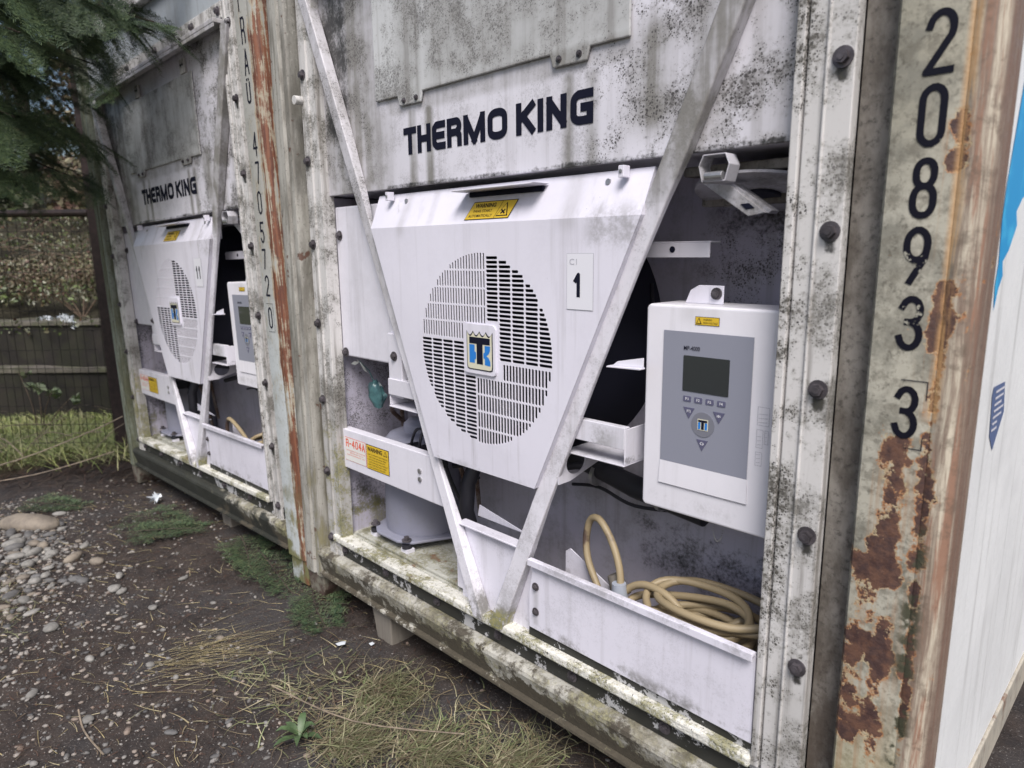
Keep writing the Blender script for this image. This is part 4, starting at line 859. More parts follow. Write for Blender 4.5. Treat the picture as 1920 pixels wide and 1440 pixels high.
# ------------------------------------------------------------------ power cables in the troughs
def cable(mode):
    b = MB(); r = .0106; rnd = random.Random(3 + mode)
    cxs = 1.87; pts = []
    if mode == 0:
        b.tube(smooth_path([(1.60, .10, .48), (1.545, .12, .54), (1.505, .13, .60), (1.490, .14, .66), (1.505, .14, .72), (1.545, .13, .735), (1.590, .12, .70), (1.625, .11, .65), (1.645, .10, .60), (1.650, .09, .54), (1.645, .09, .47)]), r, 'cable', 12)
        b.tube(smooth_path([(1.645, .10, .545), (1.68, .11, .583), (1.73, .11, .603), (1.80, .10, .600), (1.86, .09, .56), (1.875, .075, .50), (1.85, .08, .45)]), r, 'cable', 12)
    else:
        b.tube(smooth_path([(1.43, .10, .50), (1.46, .10, .60), (1.52, .09, .635), (1.62, .09, .60), (1.72, .09, .54), (1.80, .09, .47)]), r, 'cable', 12)
        b.tube(smooth_path([(1.84, .12, .48), (1.87, .11, .60), (1.93, .10, .70), (2.0, .10, .745), (2.07, .11, .75)]), r, 'cable', 12)
        b.tube(smooth_path([(2.0, .10, .46), (1.985, .08, .56), (1.99, .10, .66), (2.05, .12, .74), (2.09, .15, .78)]), r, 'cable', 12)
    for k in range(8 if mode == 0 else 4):
        ang0 = rnd.uniform(0, 6); a = .155 + rnd.uniform(-.03, .025); c_ = .085 + rnd.uniform(-.015, .01)
        cx = 1.90 + rnd.uniform(-.07, .03) + (0 if mode == 0 else .02); cy = .125 + rnd.uniform(-.012, .012); cz = (.45 if mode == 0 else .50) + k * .021; tx_, ty_ = rnd.uniform(-.22, .20), rnd.uniform(.0, .55)
        for i in range(40):
            t = 2 * math.pi * i / 36 + ang0; x = a * math.cos(t); y = c_ * math.sin(t)
            pts.append((min(cx + x, 2.07), cy + y, cz + x * tx_ + y * ty_ + .004 * math.sin(3 * t + k) + i / 40 * .02))
    b.tube(smooth_path(pts[::3], 4), r, 'cable', 10)
    if mode == 0: b.tube([(1.648, .09, .588), (1.652, .09, .535)], [.02, .024], 'tape', 14); b.tube([(1.60, .13, .585), (1.63, .13, .53)], [.02, .03], 'wood', 10)
    o = b.build('power_cable', smooth=True, sharp=60); return o
c1 = cable(0); tag(c1, 'dirty yellow power cable coiled in the trough below the nearer control box', 'cable', 'yellow power cables')
c2 = cable(1); c2.matrix_world = cont_l.matrix_world; tag(c2, 'dirty yellow power cable looped in the trough of the farther container', 'cable', 'yellow power cables')
# teal scrap hanging on the left of the nearer unit
b = MB(); n1, n2 = 14, 18; V = []; F = []
for i in range(n1):
    t = i / (n1 - 1); z = 1.005 - .10 * t; ww = .012 + .026 * math.sin(math.pi * min(1, t * 1.05)) ** .8 + .014 * t
    for k in range(n2):
        a = 2 * math.pi * k / n2; q = mnoise.noise(Vector((math.cos(a) * 2, math.sin(a) * 2, z * 25))); rr = ww * (1 + .55 * q)
        V.append((.454 + rr * math.cos(a) + .012 * t, .11 + rr * .5 * math.sin(a), z + .02 * q))
for i in range(n1 - 1):
    for k in range(n2): a = i * n2 + k; c = i * n2 + (k + 1) % n2; F.append((a, c, c + n2, a + n2))
F.append(list(range(n2))[::-1]); F.append([(n1 - 1) * n2 + k for k in range(n2)])
b.raw(V, F, 'teal'); b.tube([(.445, .05, 1.087), (.452, .085, 1.05), (.456, .108, .99)], .0022, 'teal', 6)
for (dx, dz, L_) in ((-.055, -.012, 1), (.062, -.035, 1), (.03, -.008, 1), (-.012, .012, 1)):
    b.raw([(.445, .05, 1.085), (.445 + dx * .5, .044, 1.092 + dz * .4), (.445 + dx, .046, 1.085 + dz), (.445 + dx * .5, .048, 1.078 + dz * .6)], [(0, 1, 2, 3)], 'petal')
sc = b.build('plastic_scrap', smooth=True, sharp=60); tag(sc, 'crumpled teal plastic scrap tied below the white panel of the nearer container', 'scrap')

# ------------------------------------------------------------------ support blocks
def block(x0, x1, y0, y1, z1, lab, taper=.02):
    b = MB(); v = [(x0 + taper, y0, 0 - .03), (x1, y0, -.03), (x1, y1, -.03), (x0 + taper, y1, -.03), (x0 - taper, y0, z1), (x1, y0, z1), (x1, y1, z1), (x0 - taper, y1, z1)]
    b.raw(v, [(0, 3, 2, 1), (4, 5, 6, 7), (0, 1, 5, 4), (1, 2, 6, 5), (2, 3, 7, 6), (3, 0, 4, 7)], 'wood'); o = b.build('support_block', bevel=.006); tag(o, lab, 'block'); return o
block(.535, .645, .0, .30, .138, 'grey timber block propping the middle of the nearer container rail')
block(-1.10, -.98, .06, .3, .10, 'dark block under the front rail of the farther container')
block(1.75, 1.87, .10, .4, .138, 'timber block under the right end of the nearer container')

# ================================================================== GROUND
def hgt(x, y):
    v = Vector((x, y, 0)); near = max(0, 1 - math.hypot(x, y) / 14)
    return (mnoise.noise(v * 1.1) * .018 + mnoise.noise(v * 4.5) * .008 + mnoise.noise(v * 14) * .007 + mnoise.noise(v * 33) * .003) * (1 if near > 0 else 0) - .004 - max(0, -x - 1.0) * .03 * (1 if x > -8 else 0) - (.21 if x <= -8 else 0)
def axis_pts(lo, hi, st, far):
    a = list(np.arange(lo, hi + 1e-6, st)); k = st; l = a[0]; h = a[-1]; L, H = [], []
    while k < far: k *= 1.5; l -= k; h += k; L.append(l); H.append(h)
    return L[::-1] + a + H
gx = axis_pts(-3.4, 3.4, .035, 90); gy = axis_pts(-2.2, 1.4, .035, 90)
V = [(x, y, hgt(x, y)) for y in gy for x in gx]; nx_ = len(gx)
F = [(j * nx_ + i, j * nx_ + i + 1, (j + 1) * nx_ + i + 1, (j + 1) * nx_ + i) for j in range(len(gy) - 1) for i in range(nx_ - 1)]
b = MB(); b.raw(V, F, 'mud'); gr = b.build('ground', smooth=True, sharp=180); tag(gr, kind='structure')

# stones
def icos():
    bm = bmesh.new(); bmesh.ops.create_icosphere(bm, subdivisions=2, radius=1); v = np.array([q.co[:] for q in bm.verts]); f = np.array([[w_.index for w_ in p.verts] for p in bm.faces]); bm.free()
    bm = bmesh.new(); bmesh.ops.create_icosphere(bm, subdivisions=1, radius=1); v1 = np.array([q.co[:] for q in bm.verts]); f1 = np.array([[w_.index for w_ in p.verts] for p in bm.faces]); bm.free()
    return v, f, v1, f1
ICO = icos()
def stone_geo(rnd, s, hi=True):
    v = ICO[0 if hi else 2].copy(); d = rnd.normal(size=(5, 3)); 
    for q in d: v *= (1 + .10 * np.sin(v @ q * 1.3 + q[0] * 5))[:, None]
    sc = np.array([rnd.uniform(.8, 1.35), rnd.uniform(.6, .95), rnd.uniform(.4, .62)]) * s; v = v * sc
    a = rnd.uniform(0, 6.28); c, s_ = math.cos(a), math.sin(a); v = v @ np.array([[c, s_, 0], [-s_, c, 0], [0, 0, 1]]); return v, (ICO[1] if hi else ICO[3])
def pile(x, y): # density of the cobble heap left of the picture
    return math.exp(-(((x + 1.45) / .62) ** 2 + ((y + .95) / .30) ** 2))
rg = np.random.default_rng(11)
gv, gf, n0 = [], [], 0
def add_stone(x, y, s):
    global n0
    v, f = stone_geo(rg, s, False); v = v + [x, y, hgt(x, y) + s * rg.uniform(.05, .28)]; gv.append(v); gf.append(f + n0); n0 += len(v)
cnt = 0
while cnt < 12000:
    x, y = rg.uniform(-2.6, 2.2), rg.uniform(-1.6, .25)
    d = pile(x, y); base = .42 * (.5 + .5 * mnoise.noise(Vector((x * 1.6, y * 1.6, 4)))) + .30 * (y < -.4) + .30 * (y < -.62)
    if y > -.25 and x > -.9: base *= .22
    if rg.uniform() > base + d * 1.0: continue
    s = (rg.uniform(.006, .018) if (d > .25 and rg.uniform() < .4) or (y < -.6 and rg.uniform() < .05) else .0020 + .0105 * rg.uniform() ** 3.2); add_stone(x, y, s); cnt += 1
me = bpy.data.meshes.new('gravel'); me.from_pydata(np.vstack(gv).tolist(), [], np.vstack(gf).tolist()); me.materials.append(M['stone']); me.polygons.foreach_set('use_smooth', [True] * len(me.polygons))
go = bpy.data.objects.new('gravel', me); COL.objects.link(go); tag(go, 'small grey gravel scattered over the mud', 'gravel', kind='stuff')
def one_stone(x, y, s, lab=None, group=None, name='stone', sc=None, mat='stone', h=.3):
    v, f = stone_geo(rg, s)
    if sc: v = ICO[0] * (1 + .06 * np.sin(ICO[0] @ np.array([3., 1.5, 2]) + 1))[:, None] * np.array(sc); a = R(40); v = v @ np.array([[math.cos(a), math.sin(a), 0], [-math.sin(a), math.cos(a), 0], [0, 0, 1]])
    mb = MB(); mb.raw(v, ICO[1], mat); o = mb.build(name, smooth=True, sharp=180); o.location = (x, y, hgt(x, y) + s * h); tag(o, lab, name if name == 'boulder' else 'stone', group); return o
M['stone_tan'] = (lambda m: m.done(m.mix(m.rmp(m.noise(9, 5, .7), .35, .65), (.24, .205, .165), (.14, .12, .10)), .75, m.noise(30), .4))(Mat('tan_stone'))
M['stone_grey'] = (lambda m: m.done(m.mix(m.rmp(m.noise(14, 5, .7), .35, .65), (.27, .26, .245), (.15, .145, .135)), .75, m.noise(40), .4))(Mat('grey_stone'))
M['stone_dark'] = (lambda m: m.done(m.mix(m.rmp(m.noise(14, 5, .7), .35, .65), (.13, .127, .127), (.075, .073, .073)), .75, m.noise(40), .4))(Mat('dark_stone'))
one_stone(-1.90, -.72, .06, 'large flat tan boulder lying at the left beside the cobbles', None, 'boulder', (.20, .085, .055), 'stone_tan', .35)
one_stone(-.655, -.615, .034, 'pale oval stone alone on bare mud right of the cobble heap', mat='stone_grey')
one_stone(-1.60, -.84, .05, 'largest pale stone of the cobble heap just below the flat boulder', mat='stone_grey')
one_stone(.10, -.44, .018, 'small orange brown stone beside the straw streak on the mud', mat='stone_tan')
k = 0; placed = []
while k < 130:
    x, y = rg.uniform(-2.1, -.55), rg.uniform(-1.35, -.55)
    if rg.uniform() > pile(x, y) ** .7: continue
    sz = rg.uniform(.018, .042) * (1 if k % 3 else .7)
    if any((x - a) ** 2 + (y - c) ** 2 < (.8 * (sz + r_)) ** 2 for a, c, r_ in placed): continue
    placed.append((x, y, sz)); mt_ = ('stone_grey', 'stone_grey', 'stone_dark', 'stone_tan')[k % 4]; one_stone(x, y, sz, ('large' if sz > .03 else 'medium' if sz > .022 else 'small') + {'stone_grey': ' pale grey', 'stone_dark': ' dark grey', 'stone_tan': ' tan'}[mt_] + ' rounded cobble in the heap of stones at the left edge', 'cobbles heaped at the left', mat=mt_); k += 1
for x, y, s in ((.30, -.95, .020), (.55, -.78, .015), (-.1, -.85, .022), (.62, -.62, .013), (-.35, -.55, .02), (.1, -.7, .018), (.42, -.52, .014), (.0, -1.05, .022), (-.45, -.9, .025), (.25, -.66, .012), (-.2, -.35, .016), (.75, -.72, .013), (-.55, -.35, .018), (.5, -.95, .012)):
    one_stone(x, y, s, ('dark' if x > .4 else 'pale') + ' loose stone on the mud ' + ('near the dead grass' if x > .2 else 'between the cobble heap and the dead grass'), 'loose stones on the mud', mat=('stone_dark' if x > .4 else 'stone_grey'))

# blades (grass, straw) as thin bent strips
def blades(name, n, sampler, L, wd, lift, mat, curl=.3, lab=None, cat=None, kind='stuff'):
    V = []; F = []
    for i in range(n):
        x, y, dirx, l_, lf = sampler(i); z = hgt(x, y) + .002
        a = dirx; c, s_ = math.cos(a), math.sin(a); w_ = wd * rg.uniform(.6, 1.3); o = len(V); bend = rg.uniform(-curl, curl); segs = 4
        for k in range(segs + 1):
            t = k / segs; r_ = l_ * t; ax = a + bend * t
            px, py = x + math.cos(ax) * r_ * math.cos(lf * (1 - .5 * t)), y + math.sin(ax) * r_ * math.cos(lf * (1 - .5 * t)); pz = z + math.sin(lf) * r_ * (1 - .35 * t) + .004
            ww = w_ * (1 - .8 * t); V += [(px - s_ * ww, py + c * ww, pz), (px + s_ * ww, py - c * ww, pz + ww * .4)]
        for k in range(segs): q = o + 2 * k; F.append((q, q + 1, q + 3, q + 2))
    me = bpy.data.meshes.new(name); me.from_pydata(V, [], F); me.materials.append(M[mat]); o_ = bpy.data.objects.new(name, me); COL.objects.link(o_)
    if lab: tag(o_, lab, cat, kind=kind)
    return o_
def samp_straw(i):
    while True:
        x, y = rg.uniform(.35, 1.75), rg.uniform(-.95, .12)
        if rg.uniform() < .13:
            c_ = ((.98, -.42), (1.42, -.13), (1.2, -.28), (.85, -.2))[rg.integers(4)]; return c_[0] + rg.normal(0, .05), c_[1] + rg.normal(0, .035), rg.normal(.6, .9), rg.uniform(.06, .17), rg.uniform(.05, .6)
        d = math.exp(-(((x - 1.05 + (y + .2) * .0) / .55) ** 2 + ((y + .22 + (1.05 - x) * .42) / .17) ** 2))
        if rg.uniform() < d * (0.12 + 1.5 * max(0, mnoise.noise(Vector((x * 6, y * 6, 2))) + .25)): return x, y, rg.uniform(0, 6.28), rg.uniform(.04, .15), rg.uniform(0, .35)
blades('dead_grass', 2700, samp_straw, .1, .0020, .3, 'straw', .7, 'matted dead grass and weeds along the nearer container', 'grass')
def samp_sc(i):
    x, y = rg.uniform(-2.6, 1.4), rg.uniform(-1.3, .1); return x, y, rg.normal(.55, .5) + (math.pi if rg.uniform() < .5 else 0), rg.uniform(.02, .12), rg.uniform(0, .08)
blades('loose_straw', 650, samp_sc, .1, .0012, .05, 'pale_straw', .35, 'thin straw stalks scattered on the mud', 'straw')
def samp_streak(i):
    t = rg.uniform(); x, y = .28 + t * -.05 + rg.normal(0, .07), -.62 + t * .3 + rg.normal(0, .04); return x - .1, y - .1, rg.normal(1.1, .3), rg.uniform(.10, .34), rg.uniform(0, .05)
def samp_chip(i):
    x, y = rg.uniform(-2.6, 1.7), rg.uniform(-1.4, .2); return x, y, rg.uniform(0, 6.28), rg.uniform(.006, .045), rg.uniform(0, .25)
blades('ground_litter', 9000, samp_chip, .1, .0014, .05, 'red_debris', .8, 'brown bits of bark, needles and leaf over the mud', 'litter')
blades('straw_bundle', 95, samp_streak, .2, .0018, .05, 'pale_straw', .2, 'bundle of long yellow straw lying across the mud', 'straw')
def samp_left(i):
    x, y = rg.normal(-.95, .25), rg.normal(-1.05, .07); return x, y, rg.uniform(0, 6.28), rg.uniform(.03, .1), rg.uniform(0, .4)
blades('grass_tuft', 500, samp_left, .1, .0012, .05, 'straw', .8, 'tuft of dry yellow grass below the cobble heap', 'grass')
FB = Vector((-3.30, .16, 0)); FU = Vector((.703, .711, 0)); FN = Vector((-.711, .703, 0))   # fence line and its far side
def samp_grass(i):
    t, d = rg.uniform(-2.2, .35), rg.uniform(-.05, 2.6); p = FB + FU * t + FN * d; return p.x, p.y, rg.uniform(0, 6.28), rg.uniform(.06, .16), rg.uniform(.7, 1.4)
blades('lawn_grass', 9000, samp_grass, .1, .005, .05, 'grass', .5, 'bright green grass strip beyond the wire fence', 'grass')
def samp_deb(i):
    t, d = rg.uniform(-2.6, .5), rg.normal(-.42, .26); p = FB + FU * t + FN * d; return p.x, p.y, rg.normal(.9, .8), rg.uniform(.05, .35), rg.uniform(0, .6)
blades('brown_debris', 4200, samp_deb, .1, .0022, .05, 'red_debris', .7, 'brown bracken and needle litter at the foot of the fence', 'litter')
def samp_base(i):
    t, d = rg.uniform(-2.6, .4), rg.normal(-.12, .16); p = FB + FU * t + FN * d; return p.x, p.y, rg.uniform(0, 6.28), rg.uniform(.08, .32), rg.uniform(.5, 1.35)
blades('fence_weeds', 1500, samp_base, .1, .003, .05, 'grass', .7, 'green and straw coloured weeds growing through the fence foot', 'weeds')

# sticks
def stick(p, r, lab, name='dead_stick'):
    b = MB(); b.tube(smooth_path(p, 4), r, 'straw_stick', 6); o = b.build(name, smooth=True); tag(o, lab, 'cane' if name == 'cane' else 'stick', 'canes at the fence foot' if name == 'cane' else None); return o
M['straw_stick'] = flat('dry_stalk', (.20, .16, .12), .7, var=.3); M['bramble'] = flat('bramble_cane', (.12, .085, .06), .7, var=.3)
stick([(.255, -.965, .03), (.36, -.975, .012), (.53, -.964, .02)], .0028, 'short straight dry stalk near the bottom left corner')
for k in range(16):
    t0 = rg.uniform(-1.9, .1); p0 = FB + FU * t0 + FN * rg.uniform(-.5, .1); a = rg.normal(.75, .5); L = rg.uniform(.3, .8); zz = rg.uniform(.0, .12)
    stick([(p0.x, p0.y, -.05 + zz), (p0.x + math.cos(a) * L * .5, p0.y + math.sin(a) * L * .5, .06 + zz + rg.uniform(0, .15)), (p0.x + math.cos(a) * L, p0.y + math.sin(a) * L, zz + rg.uniform(-.02, .2))], rg.uniform(.0016, .0035), ('dark bramble cane' if k % 2 else 'pale dry cane') + ' tangled among the weeds at the fence foot', 'cane')
stick([(-3.0, -1.1, .05), (-2.75, -.62, .16), (-2.62, -.2, .30), (-2.58, .0, .38)], .0042, 'long pale cane leaning from the mud up to the farther container')
stick([(-2.9, -1.0, .02), (-2.6, -.55, .08), (-2.5, -.1, .16)], .0038, 'lower pale cane lying against the fence foot')
stick([(.62, -.47, .05), (.95, -.36, .03), (1.25, -.15, .03)], .0024, 'thin bent stalk lying over the dead grass')

# weed with broad leaves near the bottom
b = MB()
for k in range(9):
    a = k * 2.4; l_ = .05 + .02 * (k % 3); c, s_ = math.cos(a), math.sin(a); w_ = .0125; V = []
    for i in range(5):
        t = i / 4; q = w_ * math.sin(math.pi * (.1 + .88 * t)); r_ = l_ * t; z = .012 + .045 * math.sin(t * 2.2) * (1 if k % 2 else .6)
        V += [(c * r_ - s_ * q, s_ * r_ + c * q, z), (c * r_, s_ * r_, z - .003), (c * r_ + s_ * q, s_ * r_ - c * q, z)]
    b.raw(V, [f for i in range(4) for f in ((i * 3, i * 3 + 1, i * 3 + 4, i * 3 + 3), (i * 3 + 1, i * 3 + 2, i * 3 + 5, i * 3 + 4))], 'weedleaf')
M['weedleaf'] = flat('weed_leaf', (.065, .105, .045), .5, var=.3)
wd_ = b.build('broadleaf_weed', smooth=True, sharp=180); wd_.location = (.865, -.50, hgt(.865, -.5)); tag(wd_, 'small green broad leaved weed at the edge of the dead grass', 'weed')

# litter
def scrap(name, x, y, z, pts, lab, mat='litter', rot=0):
    b = MB(); n = len(pts); th = .0015; b.raw([(p[0], p[1], p[2]) for p in pts] + [(p[0], p[1], p[2] - th) for p in pts], [list(range(n)), list(range(2 * n - 1, n - 1, -1))] + [(i, i + n, (i + 1) % n + n, (i + 1) % n) for i in range(n)], mat)
    o = b.build(name); o.location = (x, y, z); o.rotation_euler.z = rot; tag(o, lab, 'litter'); return o
scrap('plastic_shard', .52, -.145, hgt(.52, -.145) + .012, [(-.02, -.012, 0), (.005, -.016, .004), (.024, .004, .010), (.006, .018, .008), (-.012, .008, .003)], 'small pale angular shard on mud near the timber block')
scrap('plastic_shard', .60, -.06, hgt(.6, -.06) + .008, [(-.012, -.005, 0), (.010, -.008, .002), (.013, .005, .006), (-.006, .008, .003)], 'second smaller grey shard right beside the timber block')
b = MB()
for k in range(5):
    c, s_ = math.cos(k * 1.3), math.sin(k * 1.3); b.raw([(0, 0, .03), (.045 * c, .045 * s_, .02 + .02 * (k % 2)), (.04 * c - .02 * s_, .04 * s_ + .02 * c, .055), (.01, .0, .085 - .01 * k)], [(0, 1, 2, 3)], 'litter')
b.tube([(0, 0, 0), (.005, .0, .04)], .003, 'litter', 6)
o = b.build('torn_paper'); o.location = (-1.77, -.09, hgt(-1.77, -.09)); tag(o, 'torn white scrap standing in shade before the farther container', 'litter')

# ------------------------------------------------------------------ fir branches
def fir_branch(L=.45, tw=16, nd=26, nl=.020, nw=.0011, seed=0, flatz=.15, spread=1.0):
    r = np.random.default_rng(seed); V = []; F = []; T = []
    def needles(p0, p1, n, l):
        d = p1 - p0; ln = np.linalg.norm(d); d = d / ln; sd = np.cross(d, [0, 0, 1]); sd /= max(np.linalg.norm(sd), 1e-6); up = np.cross(sd, d)
        for i in range(n):
            t = (i + .5) / n; base = p0 + (p1 - p0) * t
            for sg in (-1, 1):
                q = d * r.uniform(.25, .7) + sd * sg * r.uniform(.7, 1) + up * r.uniform(-.15, .6); q /= np.linalg.norm(q); e = base + q * l * r.uniform(.75, 1.15); w_ = np.cross(q, up); w_ /= max(np.linalg.norm(w_), 1e-6); w_ = w_ * nw
                o = len(V); V.extend([base - w_, base + w_, e + w_ * .5, e - w_ * .5]); F.append((o, o + 1, o + 2, o + 3))
    stem = [np.array([L * t, .04 * math.sin(t * 2.5 + seed), -.05 * t * t]) for t in np.linspace(0, 1, 8)]; T.append((stem, .003))
    for i in range(tw):
        t = (i + 1) / (tw + 1); k = t * 7; j = min(int(k), 6); p = stem[j] + (stem[j + 1] - stem[j]) * (k - j)
        for sg in (-1, 1):
            ll = L * .42 * (1 - .75 * t) * r.uniform(.8, 1.1) * spread + .02; an = sg * R(r.uniform(45, 62)); d = np.array([math.cos(an), math.sin(an), r.uniform(-.1, flatz)])
            e = p + d * ll; T.append(([p, e], .0012)); needles(p, e, max(3, int(nd * ll / (L * .42) / spread)), nl)
            if ll > L * .22:
                for s2 in (-1, 1):
                    m_ = p + d * ll * .5; a2 = an + s2 * R(40); e2 = m_ + np.array([math.cos(a2), math.sin(a2), 0]) * ll * .35; needles(m_, e2, max(3, int(nd * .35)), nl * .9)
    needles(stem[4], stem[7], nd, nl)
    return np.array(V), np.array(F), T
def fallen(x, y, z, rz, L, seed, lab, sc=1.0, tilt=(0, 0)):
    V, F, T = fir_branch(L, 13, 20, .022, .0017, seed, .05); b = MB(); b.raw(V, F, 'needle'); 
    o = b.build('fir_branch'); tb = MB()
    for p, r_ in T: tb.tube([Vector(q) for q in p], r_, 'bark', 5)
    s_ = tb.build('stem', o); o.location = (x, y, z); o.rotation_euler = (tilt[0], tilt[1], rz); tag(o, lab, 'fir branch', 'fallen fir branches'); return o
fallen(-1.52, -.36, .03, R(32), .55, 1, 'green fir branch lying farthest along the farther container, left of the others')
fallen(-1.28, -.40, .035, R(55), .45, 5, 'green fir branch crossing over another before the farther container')
fallen(-.78, -.02, .03, R(-5), .42, 8, 'yellow green fir branch before the rail of the farther container')
fallen(-.50, -.04, .035, R(2), .50, 2, 'fresh fir branch lying where the two containers meet')
fallen(.02, .0, .03, R(-12), .42, 3, 'fir branch tip ending by the timber block')
fallen(-2.35, -.66, .0, R(42), .42, 4, 'dull green fir branch lying behind the flat boulder')

# ------------------------------------------------------------------ fence
fr = empty('wire_fence', tuple(FB)); tag(fr, 'brown steel framed wire mesh fence left of the farther container', 'fence')
def FP(t, z, d=0): return (FU.x * t + FN.x * d, FU.y * t + FN.y * d, z)
b = MB(); b.tube([FP(-3.2, 1.812), FP(-.045, 1.806)], .028, 'fence', 10); b.build('top_rail', fr, smooth=True)
b = MB()
for k in range(45):
    t = -.06 - k * .068 + rg.normal(0, .003); b.tube([FP(t, -.2), FP(t + .004, .8, rg.normal(0, .01)), FP(t, 1.79)], .0019, 'wire', 4, False)
for k in range(13):
    z = .02 + k * .15; b.tube([FP(-3.2, z), FP(-1.6, z + rg.normal(0, .008), .006), FP(-.1, z)], .0022, 'wire', 4, False)
b.build('wire_mesh', fr)
b = MB(); q = .03
b.prism([(FU.x * a + FN.x * c, FU.y * a + FN.y * c) for a, c in ((-.04, -q), (.08, -q), (.08, q), (-.04, q))], -.3, 2.9, 'fence', 'z'); b.build('post', fr, bevel=.006)

# ------------------------------------------------------------------ retaining wall and bank
WB = Vector((-5.25, .24, 0)); WU = Vector((.693, .721, 0)).normalized(); WN = Vector((-.721, .693, 0))
def WP(t, z, d=0): p = WB + WU * t + WN * d; return (p.x, p.y, z)
rw = empty('retaining_wall', (WB.x, WB.y, -.1)); tag(rw, 'dark two tier concrete retaining wall beyond the grass', 'wall')
def wbox(name, t0, t1, z0, z1, d0, d1, m, bev=.01, nseg=90):
    b = MB(); V = []
    for i in range(nseg + 1):
        t = t0 + (t1 - t0) * i / nseg; e = mnoise.noise(Vector((t * 1.5, z1 * 9, 1))) * .03 + mnoise.noise(Vector((t * 6, z1 * 9, 3))) * .014
        for d, z in ((d0, z0), (d0, z1 + e), (d1, z1 + e), (d1, z0)): p = WP(t, z, d + e * .4); V.append((p[0] - WB.x, p[1] - WB.y, p[2] + .1))
    F = [(i * 4 + k, i * 4 + (k + 1) % 4, (i + 1) * 4 + (k + 1) % 4, (i + 1) * 4 + k) for i in range(nseg) for k in range(4)] + [(3, 2, 1, 0), tuple(nseg * 4 + k for k in range(4))]
    b.raw(V, F, m); return b.build(name, rw)
wbox('lower_tier', -5, 4, -.5, .345, 0, .6, 'conc'); wbox('ledge', -5, 4, .346, .392, -.02, .14, 'coping'); wbox('upper_tier', -5, 4, .3, .80, .16, .8, 'conc'); wbox('coping', -5, 4, .801, .832, .14, .6, 'coping')
b = MB(); V = []; nt, ndp = 40, 24
for j in range(ndp + 1):
    for i in range(nt + 1):
        t, d = -12 + 26 * i / nt, .5 + 22 * (j / ndp) ** 1.6; z = .80 + min(2.6, max(0, d - .6) * .30) + mnoise.noise(Vector((t * .5, d * .5, 0))) * .25 * min(1, d); V.append(WP(t, z, d))
b.raw(V, [(j * (nt + 1) + i, j * (nt + 1) + i + 1, (j + 1) * (nt + 1) + i + 1, (j + 1) * (nt + 1) + i) for j in range(ndp) for i in range(nt)], 'bank'); o = b.build('bank', smooth=True, sharp=180); tag(o, kind='structure')

# ------------------------------------------------------------------ leafy plants
def leafcloud(r, centers, n, size, flat_=0.):
    """n leaf quads spread in ellipsoid clumps (cx,cy,cz,rx,ry,rz)"""
    cs = np.array(centers); vol = (cs[:, 3] * cs[:, 4] * cs[:, 5]) ** (2 / 3); idx = r.choice(len(cs), n, p=vol / vol.sum())
    d = r.normal(size=(n, 3)); d /= np.linalg.norm(d, axis=1)[:, None]; rad = r.uniform(.25, 1.08, n) ** .6
    c = cs[idx, :3] + d * cs[idx, 3:] * rad[:, None]
    a = r.normal(size=(n, 3)); a /= np.linalg.norm(a, axis=1)[:, None]; q = np.cross(a, r.normal(size=(n, 3))); q /= np.linalg.norm(q, axis=1)[:, None]
    s = size * r.uniform(.5, 1.4, n)[:, None]; V = np.stack([c - a * s, c + q * s * .5, c + a * s, c - q * s * .5], 1).reshape(-1, 3); F = np.arange(n * 4).reshape(n, 4); return V, F
def bush(name, loc, clumps, n, size, mat, lab, cat='bush', group=None, stems=6, seed=1, thick=.012):
    r = np.random.default_rng(seed); V, F = leafcloud(r, clumps, n, size); root = empty(name, loc); b = MB(); b.raw(V, F, mat); b.build('foliage', root)
    b = MB()
    for k in range(stems):
        c = clumps[k % len(clumps)]; e = Vector((c[0] + r.normal() * c[3] * .5, c[1] + r.normal() * c[4] * .5, c[2] + c[5] * r.uniform(.2, .9)))
        m_ = Vector((e.x * .45 + r.normal() * .05, e.y * .45, e.z * .5)); b.tube(smooth_path([(0, 0, -.1), m_, e], 4), [thick * (1 - .07 * i) for i in range(9)], 'bramble', 5)
    b.build('stems', root); tag(root, lab, cat, group); return root
def bclumps(seed, n, sx, sy, sz, r0): 
    r = np.random.default_rng(seed); return [(r.uniform(-sx, sx), r.uniform(-sy, sy), r.uniform(.15, sz), r0 * r.uniform(.6, 1.2), r0 * r.uniform(.6, 1.2), r0 * r.uniform(.5, 1.)) for _ in range(n)]
bush('bramble_bush', WP(-1.6, .9, .75), bclumps(1, 9, .7, .5, .5, .22), 5200, .022, 'leaf', 'dark bramble bush above the wall at the left edge', 'bush', 'bushes on the bank', seed=1)
bush('bramble_bush', WP(-.25, .9, .8), bclumps(2, 10, .6, .5, .5, .22), 5000, .020, 'leaf_red', 'russet leaved bramble bush spilling over the wall coping', 'bush', 'bushes on the bank', seed=2)
bush('bramble_bush', WP(.95, .9, .7), bclumps(3, 9, .5, .5, .55, .22), 5000, .020, 'leaf_pale', 'pale twiggy bush on the bank next to the farther container', 'bush', 'bushes on the bank', seed=3)
for i, (t, d, s_, n, m_, lab) in enumerate(((-2.4, 2.2, 1.0, 3200, 'leaf', 'tall dark shrub high on the bank at the far left'), (-.7, 2.6, .9, 3000, 'leaf_red', 'brown twiggy shrub in the middle of the bank'), (1.1, 2.4, 1.0, 3200, 'leaf', 'olive shrub high on the bank behind the fence post'))):
    bush('shrub', WP(t, 1.2, d), [(a * s_ * 1.4, c * s_, e * s_ * 1.5, f * s_ * 1.2, g * s_, h * s_) for a, c, e, f, g, h in bclumps(20 + i, 12, .7, .6, 1.0, .35)], n, .05, m_, lab, 'shrub', 'shrubs on the bank', seed=30 + i)
